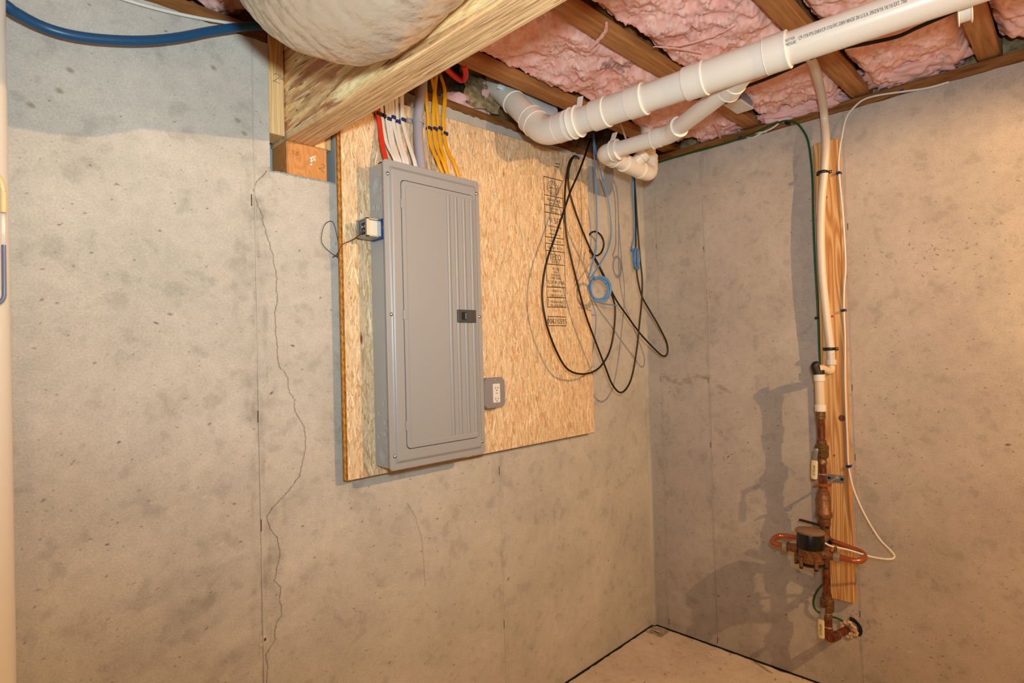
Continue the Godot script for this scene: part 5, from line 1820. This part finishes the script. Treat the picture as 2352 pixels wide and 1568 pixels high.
func hanger(at: Vector3, ax: Vector3, r: float, label: String, rise: Vector3) -> void:
	var o := thing("pipe_hanger", label, "pipe hanger", at)
	var st := begin()
	var w := 0.030
	lathe(st, at - ax * w / 2.0, ax, [Vector2(r, 0), Vector2(r + 0.004, 0), Vector2(r + 0.0115, 0.001), Vector2(r + 0.0115, 0.003), Vector2(r + 0.0045, 0.005), Vector2(r + 0.0045, w - 0.005), Vector2(r + 0.0115, w - 0.003), Vector2(r + 0.0115, w - 0.001), Vector2(r + 0.004, w), Vector2(r, w)], 36)
	part("loop", st, M.pvc_rim, o)
	st = begin()
	var side := ax.cross(Vector3.UP).normalized()
	var a := at + Vector3.UP * (r + 0.004) - side * 0.02
	cbox(st, (a + at + rise) / 2.0, V(0.005, (at + rise - a).length(), 0.022), 0.001, Basis.looking_at((at + rise - a).normalized().cross(ax), (at + rise - a).normalized()) * Basis(Vector3.UP, PI / 2.0))
	part("strap", st, M.white, o)


# ---------------------------------------------------------------- water service
func valve(at: Vector3, handle: Array, label: String) -> void:
	var o := thing("ball_valve", label, "valve", at - V(0, 0.03, 0))
	var st := begin()
	lathe(st, at - V(0, 0.045, 0), Vector3.UP, [Vector2(0.0145, 0), Vector2(0.018, 0.0), Vector2(0.018, 0.012), Vector2(0.0165, 0.014), Vector2(0.0165, 0.022), Vector2(0.023, 0.028), Vector2(0.0255, 0.036), Vector2(0.0255, 0.056), Vector2(0.0265, 0.058), Vector2(0.0265, 0.074), Vector2(0.0215, 0.078), Vector2(0.0185, 0.080), Vector2(0.0185, 0.094), Vector2(0.0145, 0.094)], 8)
	part("body", st, M.brass, o)
	var h0: Vector3 = handle[0]
	var h1: Vector3 = handle[1]
	var h2: Vector3 = handle[2]
	st = begin()
	rod(st, at, h0, 0.007, 12)
	lathe(st, h0 - (h0 - at).normalized() * 0.006, (h0 - at).normalized(), [Vector2(0.0001, 0), Vector2(0.011, 0), Vector2(0.011, 0.006), Vector2(0.0001, 0.006)], 6)
	part("stem", st, M.brass, o)
	st = begin()
	tube(st, fillet([h0 + V(-0.004, 0.008, 0), h0 + V(-0.006, 0, 0), h1], 0.02, 5), 0.0085, 8, 0.0018, V(0, 0, 1))
	part("handle", st, M.zinc, o)
	st = begin()
	var d := (h2 - h1).normalized()
	tube(st, [h1 - d * 0.004, h1, h2 - d * 0.006, h2], 0.0125, 12, 0.0045, V(0, 0, 1), true, [0.85, 1.0, 1.0, 0.7])
	var grip := part("grip", st, M.grip, o, "cream plastic handle grip with dark lettering")
	st = begin()
	var zv := V(-0.75, 0, 0.66)
	var yv := -d
	var face := Basis(yv.cross(V(-1, 0, 0)).normalized(), yv, V(-1, 0, 0))
	# the printed block reads down the grip
	var fm := Transform3D(Basis(-d * -1.0, V(0, 0, 1), (d).cross(V(0, 0, 1))), (h1 + h2) / 2.0)
	var nv := V(-1, 0, 0)
	var xv := d
	var y2 := nv.cross(xv).normalized()
	letters(st, Transform3D(Basis(xv, y2, nv), (h1 + h2) / 2.0 + nv * 0.0046), "APOLLO", 0.0085)
	part("lettering", st, plain(Color(0.05, 0.13, 0.13), 0.6), grip)


func make_water() -> void:
	# pressure-treated board
	var o := thing("backing_board", "tall narrow pine board with a knot, fixed to the right wall", "board", V(-0.02, 0.385, 0.9))
	var st := begin()
	bbox(st, V(-0.038, 0.390, 0.8555), V(-0.0005, 2.272, 0.9475), 0.003)
	part("board", st, M.board, o)
	st = begin()
	for q in [[0.018, 0.0], [0.012, 0.0004], [0.006, 0.0008]]:
		lathe(st, V(-0.0382, 1.134, 0.9275), V(-1, 0, 0), [Vector2(q[0] * 0.75, -0.001), Vector2(q[0] * 0.72, 0.0002 + q[1]), Vector2(0.0001, 0.0002 + q[1])], 14)
	part("knot", st, plain(Color(0.42, 0.22, 0.09), 0.7), o)
	st = begin()
	for q in [V(-0.038, 2.040, 0.899), V(-0.038, 1.549, 0.905), V(-0.038, 0.979, 0.894)]:
		cbox(st, q, V(0.0006, 0.009, 0.007), 0.0002, Basis(Vector3.RIGHT, 0.5))
	part("red_mark", st, plain(Color(0.72, 0.12, 0.06), 0.7), o)

	# white tubing down to the fittings
	st = begin()
	tube(st, spline([V(-0.667, 2.408, 0.981), V(-0.586, 2.408, 1.001), V(-0.499, 2.408, 1.002), V(-0.370, 2.408, 0.978), V(-0.200, 2.408, 0.940)] + [V(-0.062, 2.375, 0.908), V(-0.062, 2.271, 0.912), V(-0.062, 2.200, 0.908), V(-0.056, 2.132, 0.899), V(-0.056, 2.009, 0.885), V(-0.056, 1.849, 0.878), V(-0.056, 1.705, 0.880), V(-0.056, 1.561, 0.889), V(-0.056, 1.445, 0.898), V(-0.056, 1.396, 0.901)], 6), 0.0152, 18)
	solo("plastic_tubing", st, M.pex, "milky white plastic tubing curving down the pine board from the ceiling", "pipe")
	for q in [[V(-0.038, 2.140, 0.894), "black tube clip near the top of the pine board"], [V(-0.038, 1.416, 0.895), "black tube clip at the lower end of the white tubing"]]:
		var c := thing("tube_clip", q[1], "clip", q[0])
		st = begin()
		var at: Vector3 = q[0]
		var z0: float = at.z
		tube(st, [V(-0.042, at.y, z0 - 0.027), V(-0.046, at.y, z0 - 0.018), V(-0.064, at.y, z0 - 0.0185), V(-0.0745, at.y, z0 - 0.009), V(-0.0745, at.y, z0 + 0.009), V(-0.064, at.y, z0 + 0.0185), V(-0.046, at.y, z0 + 0.02), V(-0.042, at.y, z0 + 0.030)], 0.0062, 8, 0.0026, Vector3.UP)
		part("band", st, M.cable_black, c)
		st = begin()
		screw(st, V(-0.044, at.y, z0 + 0.024), V(-1, 0, 0), 0.004)
		part("screw", st, M.zinc, c)
	# plastic swivel fittings between tubing and copper
	var X := -0.118
	var Z := 0.873
	var f := thing("plastic_fitting", "white plastic coupling with a sideways bend below the tubing", "fitting", V(-0.06, 1.33, 0.9))
	st = begin()
	var top: Vector3 = V(-0.056, 1.396, 0.901)
	rod(st, top, top + V(0, -0.03, 0), 0.0145, 20)
	ring(st, top + V(0, -0.045, 0), Vector3.UP, 0.006, 0.0195, 0.022)
	part("collar", st, plain(Color(0.82, 0.79, 0.75), 0.25), f)
	st = begin()
	tube(st, fillet([top + V(0, -0.04, 0), top + V(-0.002, -0.075, 0), V(X, 1.345, Z), V(X, 1.30, Z)], 0.022, 6), 0.0145, 18)
	part("bend", st, plain(Color(0.84, 0.74, 0.62), 0.4), f)
	st = begin()
	tube(st, fillet([V(X - 0.004, 1.352, Z - 0.006), V(X - 0.012, 1.352, Z - 0.012), V(X - 0.006, 1.318, Z - 0.004)], 0.01, 5), 0.0165, 16)
	rod(st, V(X, 1.332, Z), V(X, 1.312, Z), 0.0195, 18)
	part("nut", st, plain(Color(0.06, 0.055, 0.05), 0.5), f, "black nut")
	st = begin()
	ring(st, V(X, 1.288, Z), Vector3.UP, 0.006, 0.0205, 0.027)
	part("ring", st, plain(Color(0.88, 0.84, 0.79), 0.4), f)
	st = begin()
	ring(st, V(X, 1.166, Z), Vector3.UP, 0.006, 0.0205, 0.027)
	part("ring", st, plain(Color(0.88, 0.84, 0.79), 0.4), f)
	st = begin()
	rod(st, V(X, 1.29, Z), V(X, 1.19, Z), 0.0175, 20)
	part("sleeve", st, plain(Color(0.84, 0.76, 0.66), 0.3), f)

	# copper riser from the wall elbow up to the plastic
	var rc := 0.0143
	var cw := thing("copper_riser", "brown copper water pipe rising in front of the pine board from the wall", "water pipe", V(X, 0.24, Z))
	st = begin()
	tube(st, fillet([V(0.03, 0.262, 0.915), V(X, 0.256, Z + 0.002), V(X, 0.62, Z)], 0.02, 8), rc, 20)
	tube(st, [V(X, 0.62, Z), V(X, 1.17, Z)], rc, 20)
	part("pipe", st, M.copper, cw)
	st = begin()
	tube(st, fillet([V(X + 0.045, 0.2585, Z + 0.017), V(X, 0.256, Z + 0.002), V(X, 0.298, Z)], 0.026, 10), rc + 0.0034, 22)
	part("elbow", st, M.copper, cw)
	st = begin()
	for y in [0.302, 0.358, 0.412, 1.028, 0.912]:
		ring(st, V(X, y, Z), Vector3.UP, 0.010, rc + 0.0026, 0.006)
		part("solder_joint", st, M.solder, cw)
		st = begin()
	lathe(st, V(X + 0.05, 0.2587, Z + 0.0185), V(1, 0, 0.35), [Vector2(0.01, 0), Vector2(rc + 0.003, 0.0), Vector2(rc + 0.003, 0.004), Vector2(0.01, 0.004)], 18)
	part("solder_joint", st, M.solder, cw)
	st = begin()
	ring(st, V(X, 1.135, Z), Vector3.UP, 0.010, 0.0178, 0.034)
	part("adapter", st, M.brass, cw)
	st = begin()   # check valve / dual body above the meter
	lathe(st, V(X, 0.742, Z), Vector3.UP, [Vector2(0.014, 0), Vector2(0.0275, 0.0), Vector2(0.030, 0.004), Vector2(0.030, 0.022), Vector2(0.0265, 0.026), Vector2(0.0265, 0.078), Vector2(0.0245, 0.084), Vector2(0.0225, 0.094), Vector2(0.0225, 0.104), Vector2(0.017, 0.108), Vector2(0.017, 0.116), Vector2(0.0142, 0.116)], 24)
	ring(st, V(X, 0.812, Z), Vector3.UP, 0.020, 0.0272, 0.003)
	part("check_valve_body", st, M.bronze, cw)
	# foam and rubble where the pipe enters the wall
	st = begin()
	var rng := RandomNumberGenerator.new()
	rng.seed = 12
	for i in 26:
		var a := TAU * i / 26.0
		var q := V(-0.002, 0.268 + sin(a) * rng.randf_range(0.018, 0.032), 0.914 + cos(a) * rng.randf_range(0.018, 0.034))
		lathe(st, q, V(-1, rng.randfn(0, 0.5), rng.randfn(0, 0.5)), [Vector2(0.009, -0.004), Vector2(0.008, 0.003), Vector2(0.004, 0.007), Vector2(0.0001, 0.008)], 7)
	solo("wall_patch", st, M.foam, "crumbly pale filler round the copper pipe's hole in the right wall", "filler")
	st = begin()
	for i in 9:
		var a := -0.5 + 2.0 * i / 8.0
		cbox(st, V(-0.003, 0.276 + sin(a) * 0.036, 0.924 + cos(a) * 0.034), V(0.006, 0.012, 0.016), 0.002, Basis(Vector3.RIGHT, a))
	solo("wall_gap", st, M.gap, "dark open gap at the upper edge of the pipe's hole in the right wall", "gap")

	valve(V(X, 1.0, Z), [V(-0.168, 1.015, 0.868), V(-0.172, 0.972, 0.861), V(-0.172, 0.902, 0.857)], "upper brass ball valve with a cream handle, below the white plastic fitting")
	valve(V(X, 0.385, Z), [V(-0.164, 0.388, 0.872), V(-0.170, 0.345, 0.864), V(-0.170, 0.276, 0.863)], "lower brass ball valve with a cream handle, above the copper elbow")

	# bracket with its split ring
	var b := thing("pipe_bracket", "galvanised plate with a copper split ring holding the copper riser", "bracket", V(-0.04, 0.885, 0.9))
	st = begin()
	slab(st, Transform3D(Basis(V(0, 0, 1), V(0, 1, 0), V(-1, 0, 0)), V(-0.038, 0, 0)), rrect(0.897, 0.886, 0.066, 0.030, 0.006), 0.0, 0.003)
	part("plate", st, M.zinc, b)
	st = begin()
	for z in [0.873, 0.921]:
		st = begin()
		rod(st, V(-0.041, 0.886, z), V(-0.0425, 0.886, z), 0.006, 12)
		part("screw_hole", st, M.gap, b)
	st = begin()
	lathe(st, V(-0.041, 0.886, 0.897), V(-1, 0, 0), [Vector2(0.012, 0), Vector2(0.012, 0.010), Vector2(0.009, 0.014), Vector2(0.0001, 0.014)], 14)
	rod(st, V(-0.05, 0.886, 0.897), V(-0.106, 0.872, 0.882), 0.0045, 10)
	part("rod", st, M.zinc, b)
	st = begin()
	ring(st, V(X, 0.866, Z), Vector3.UP, rc, rc + 0.0035, 0.012)
	for s in [-1.0, 1.0]:
		var d: Vector3 = V(-0.6, 0, -0.8) * float(s)
		cbox(st, V(X, 0.872, Z) + d * 0.024, V(0.016, 0.010, 0.008), 0.002, Basis(Vector3.UP, atan2(d.x, d.z) + PI / 2.0))
		screw(st, V(X, 0.872, Z) + d * 0.030 + V(-0.004, 0, 0), V(-1, 0, 0), 0.0045)
	part("split_ring", st, M.copper_bright, b)

	meter(X, Z, rc)


func meter(X: float, Z: float, rc: float) -> void:
	# bronze meter hung in front of the riser on two bent copper arms
	var mx := -0.205
	var my := 0.622
	var mz := 0.846
	var o := thing("water_meter", "bronze water meter with a black round register and tan lid", "water meter", V(mx, my - 0.04, mz))
	var st := begin()
	lathe(st, V(mx, my - 0.042, mz), V(0.02, 1, 0.02), [Vector2(0.0001, 0), Vector2(0.040, 0.0), Vector2(0.049, 0.004), Vector2(0.052, 0.008), Vector2(0.052, 0.020), Vector2(0.047, 0.024), Vector2(0.047, 0.044), Vector2(0.050, 0.048), Vector2(0.050, 0.058), Vector2(0.0001, 0.058)], 32)
	for k in 6:
		var a := TAU * k / 6.0 + 0.4
		lathe(st, V(mx + cos(a) * 0.053, my - 0.050, mz + sin(a) * 0.053), Vector3.UP, [Vector2(0.0001, 0), Vector2(0.008, 0), Vector2(0.008, 0.018), Vector2(0.006, 0.036), Vector2(0.0001, 0.036)], 6)
	part("body", st, M.bronze, o)
	st = begin()
	for k in 6:
		var a := TAU * k / 6.0 + 0.4
		lathe(st, V(mx + cos(a) * 0.053, my - 0.058, mz + sin(a) * 0.053), Vector3.UP, [Vector2(0.0001, 0), Vector2(0.007, 0), Vector2(0.007, 0.010), Vector2(0.0001, 0.010)], 6)
	lathe(st, V(mx, my - 0.05, mz), Vector3.UP, [Vector2(0.0001, 0), Vector2(0.046, 0), Vector2(0.049, 0.009), Vector2(0.0001, 0.009)], 26)
	part("bottom_plate", st, plain(Color(0.10, 0.08, 0.07), 0.5), o)
	st = begin()
	lathe(st, V(mx, my + 0.014, mz), V(0.02, 1, 0.02), [Vector2(0.0001, 0), Vector2(0.050, 0), Vector2(0.050, 0.058), Vector2(0.048, 0.062), Vector2(0.0001, 0.062)], 36)
	part("register", st, M.meter_black, o)
	st = begin()
	lathe(st, V(mx, my + 0.075, mz), V(0.03, 1, 0.03), [Vector2(0.0001, -0.001), Vector2(0.052, -0.001), Vector2(0.0535, 0.001), Vector2(0.0535, 0.006), Vector2(0.050, 0.009), Vector2(0.0001, 0.010)], 36)
	part("lid", st, M.meter_lid, o, "tan lid tilted on the register")
	for s in [-1.0, 1.0]:
		st = begin()
		lathe(st, V(mx, my + 0.0, mz + s * 0.045), V(0, 0, s), [Vector2(0.020, 0), Vector2(0.018, 0.012), Vector2(0.0165, 0.03), Vector2(0.0165, 0.046), Vector2(0.0001, 0.046)], 20)
		part("port", st, M.bronze, o)
	for s in [-1.0, 1.0]:
		st = begin()
		lathe(st, V(mx, my, mz + s * 0.086), V(0, 0, s), [Vector2(0.014, 0), Vector2(0.0225, 0.0), Vector2(0.0225, 0.016), Vector2(0.017, 0.020), Vector2(0.012, 0.020)], 8)
		part("union_nut", st, M.solder, o)
	# the setter: two flat loops from the riser round to the meter's ports
	var s2 := thing("meter_setter", "copper loops and crossbar carrying the water meter on the riser", "meter setter", V(X, my, Z))
	st = begin()
	tube(st, fillet([V(mx, my, mz - 0.10), V(mx, my, mz - 0.155), V(-0.120, my + 0.012, mz - 0.158), V(-0.115, my + 0.018, Z - 0.03)], 0.040, 10), 0.0105, 18)
	part("loop", st, M.copper_bright, s2)
	st = begin()
	tube(st, fillet([V(mx, my, mz + 0.10), V(mx, my - 0.002, mz + 0.175), V(-0.120, my + 0.006, mz + 0.175), V(-0.115, my + 0.030, Z + 0.02)], 0.042, 10), 0.0112, 18)
	part("loop", st, M.copper_bright, s2)
	st = begin()
	lathe(st, V(X, 0.585, Z), Vector3.UP, [Vector2(0.015, 0), Vector2(0.021, 0.002), Vector2(0.021, 0.03), Vector2(0.024, 0.04), Vector2(0.024, 0.075), Vector2(0.0195, 0.085), Vector2(0.0195, 0.12), Vector2(0.0235, 0.128), Vector2(0.0235, 0.157), Vector2(0.015, 0.157)], 18)
	part("crossbar", st, M.bronze, s2)
	st = begin()
	cbox(st, V(X - 0.012, 0.712, Z - 0.035), V(0.014, 0.008, 0.115), 0.002, Basis(Vector3.RIGHT, 0.10))
	part("lever", st, plain(Color(0.13, 0.09, 0.07), 0.5), s2, "dark flat lever above the meter")
	st = begin()
	cbox(st, V(X - 0.02, 0.655, Z + 0.028), V(0.03, 0.016, 0.014), 0.003)
	part("bolt", st, M.meter_black, s2)
	st = begin()
	rod(st, V(mx + 0.004, my + 0.018, mz + 0.092), V(mx + 0.004, my + 0.036, mz + 0.092), 0.0022, 8)
	ring(st, V(mx, my + 0.026, mz + 0.086), V(0, 0, 1), 0.011, 0.0125, 0.006)
	part("seal_wire", st, M.brass, s2)


# ---------------------------------------------------------------- things hung in the ceiling
func make_ceiling_things() -> void:
	# insulated foil duct coming down between the joists and running along the beam
	var n := FastNoiseLite.new()
	n.seed = 88
	n.frequency = 6.0
	n.fractal_octaves = 3
	var n2 := FastNoiseLite.new()
	n2.seed = 89
	n2.frequency = 3.0
	var path := spline([V(-2.13, 2.72, 0.40), V(-2.12, 2.50, 0.42), V(-2.09, 2.265, 0.50), V(-2.055, 2.18, 0.66), V(-2.055, 2.195, 0.90), V(-2.06, 2.24, 1.30), V(-2.07, 2.27, 1.9), V(-2.09, 2.27, 2.6)], 14)
	var rad := 0.152
	var o := thing("foil_duct", "fat silver foil-wrapped air duct sagging against the beam", "duct", V(-2.06, 2.04, 0.7))
	var nu := path.size() - 1
	var nv := 72
	var fr := []
	var nn := Vector3.LEFT
	for i in path.size():
		var t: Vector3 = (path[mini(i + 1, nu)] - path[maxi(i - 1, 0)]).normalized()
		nn = (nn - t * nn.dot(t)).normalized()
		fr.append([nn, t.cross(nn)])
	var f := func(u: float, v: float) -> Vector3:
		var fi := u * nu
		var i := mini(int(fi), nu - 1)
		var k := fi - i
		var c: Vector3 = path[i].lerp(path[i + 1], k)
		var a := TAU * v
		var d: Vector3 = (fr[i][0] * cos(a) + fr[i][1] * sin(a)).normalized()
		var p := c + d * rad
		var crease: float = absf(sin(fi * 1.35 + n2.get_noise_3dv(p) * 6.0))
		var r: float = rad - 0.015 * pow(1.0 - crease, 2.0) * (0.12 + 0.3 * clampf(1.3 - fi / 34.0, 0, 1)) - 0.007 * pow(absf(sin(a * 11.0 + n.get_noise_3dv(p * 1.5) * 2.0)), 3.0) * clampf(1.6 - fi / 22.0, 0, 1) + n.get_noise_3dv(p * 2.0) * 0.004 + n2.get_noise_3dv(p * 0.8) * 0.012
		p = c + d * r
		p.x = minf(p.x, -1.909)
		return p
	var st := begin()
	grid_mesh(st, nu * 3, nv, f, null)
	part("foil_jacket", st, M.foil, o)

	# ceiling junction box with its blank plate
	var jx := -0.33
	var jz := 0.672
	var jy := 2.402
	var j := thing("junction_box", "grey ceiling junction box with a white blank plate beside the joist", "junction box", V(jx, jy, jz))
	st = begin()
	bbox(st, V(jx - 0.050, jy + 0.006, jz - 0.034), V(jx + 0.050, jy + 0.085, jz + 0.034), 0.003)
	part("box", st, plain(Color(0.48, 0.52, 0.56), 0.5), j)
	st = begin()
	loft(st, Transform3D(Basis(V(1, 0, 0), V(0, 0, 1), V(0, -1, 0)), V(jx, jy + 0.006, jz)), [[rrect(0, 0, 0.126, 0.072, 0.003), 0.0], [rrect(0, 0, 0.126, 0.072, 0.003), 0.003], [rrect(0, 0, 0.120, 0.066, 0.003), 0.006]], true, true)
	var pl := part("blank_plate", st, M.white, j, "white blank plate")
	st = begin()
	for s in [-1.0, 1.0]:
		screw(st, V(jx + s * 0.03, jy, jz), V(0, -1, 0), 0.003)
	part("screw", st, M.white, pl)
	st = begin()
	tube(st, spline([V(jx + 0.04, jy + 0.05, jz + 0.03), V(jx + 0.07, jy + 0.055, jz + 0.06), V(jx + 0.08, jy + 0.06, jz + 0.12), V(jx + 0.02, jy + 0.10, jz + 0.2)], 6), 0.005, 8)
	part("cable_tail", st, M.cable_white, j)
	# loose cable above the batts on the right, half hidden
	cable("black_cable", [V(-0.020, 2.457, 0.681), V(0.020, 2.454, 0.700), V(0.020, 2.440, 0.722), V(0.000, 2.406, 0.739), V(0.000, 2.396, 0.755)], 0.006, M.cable_black, "short black cable end poking out under the insulation by the green wire")
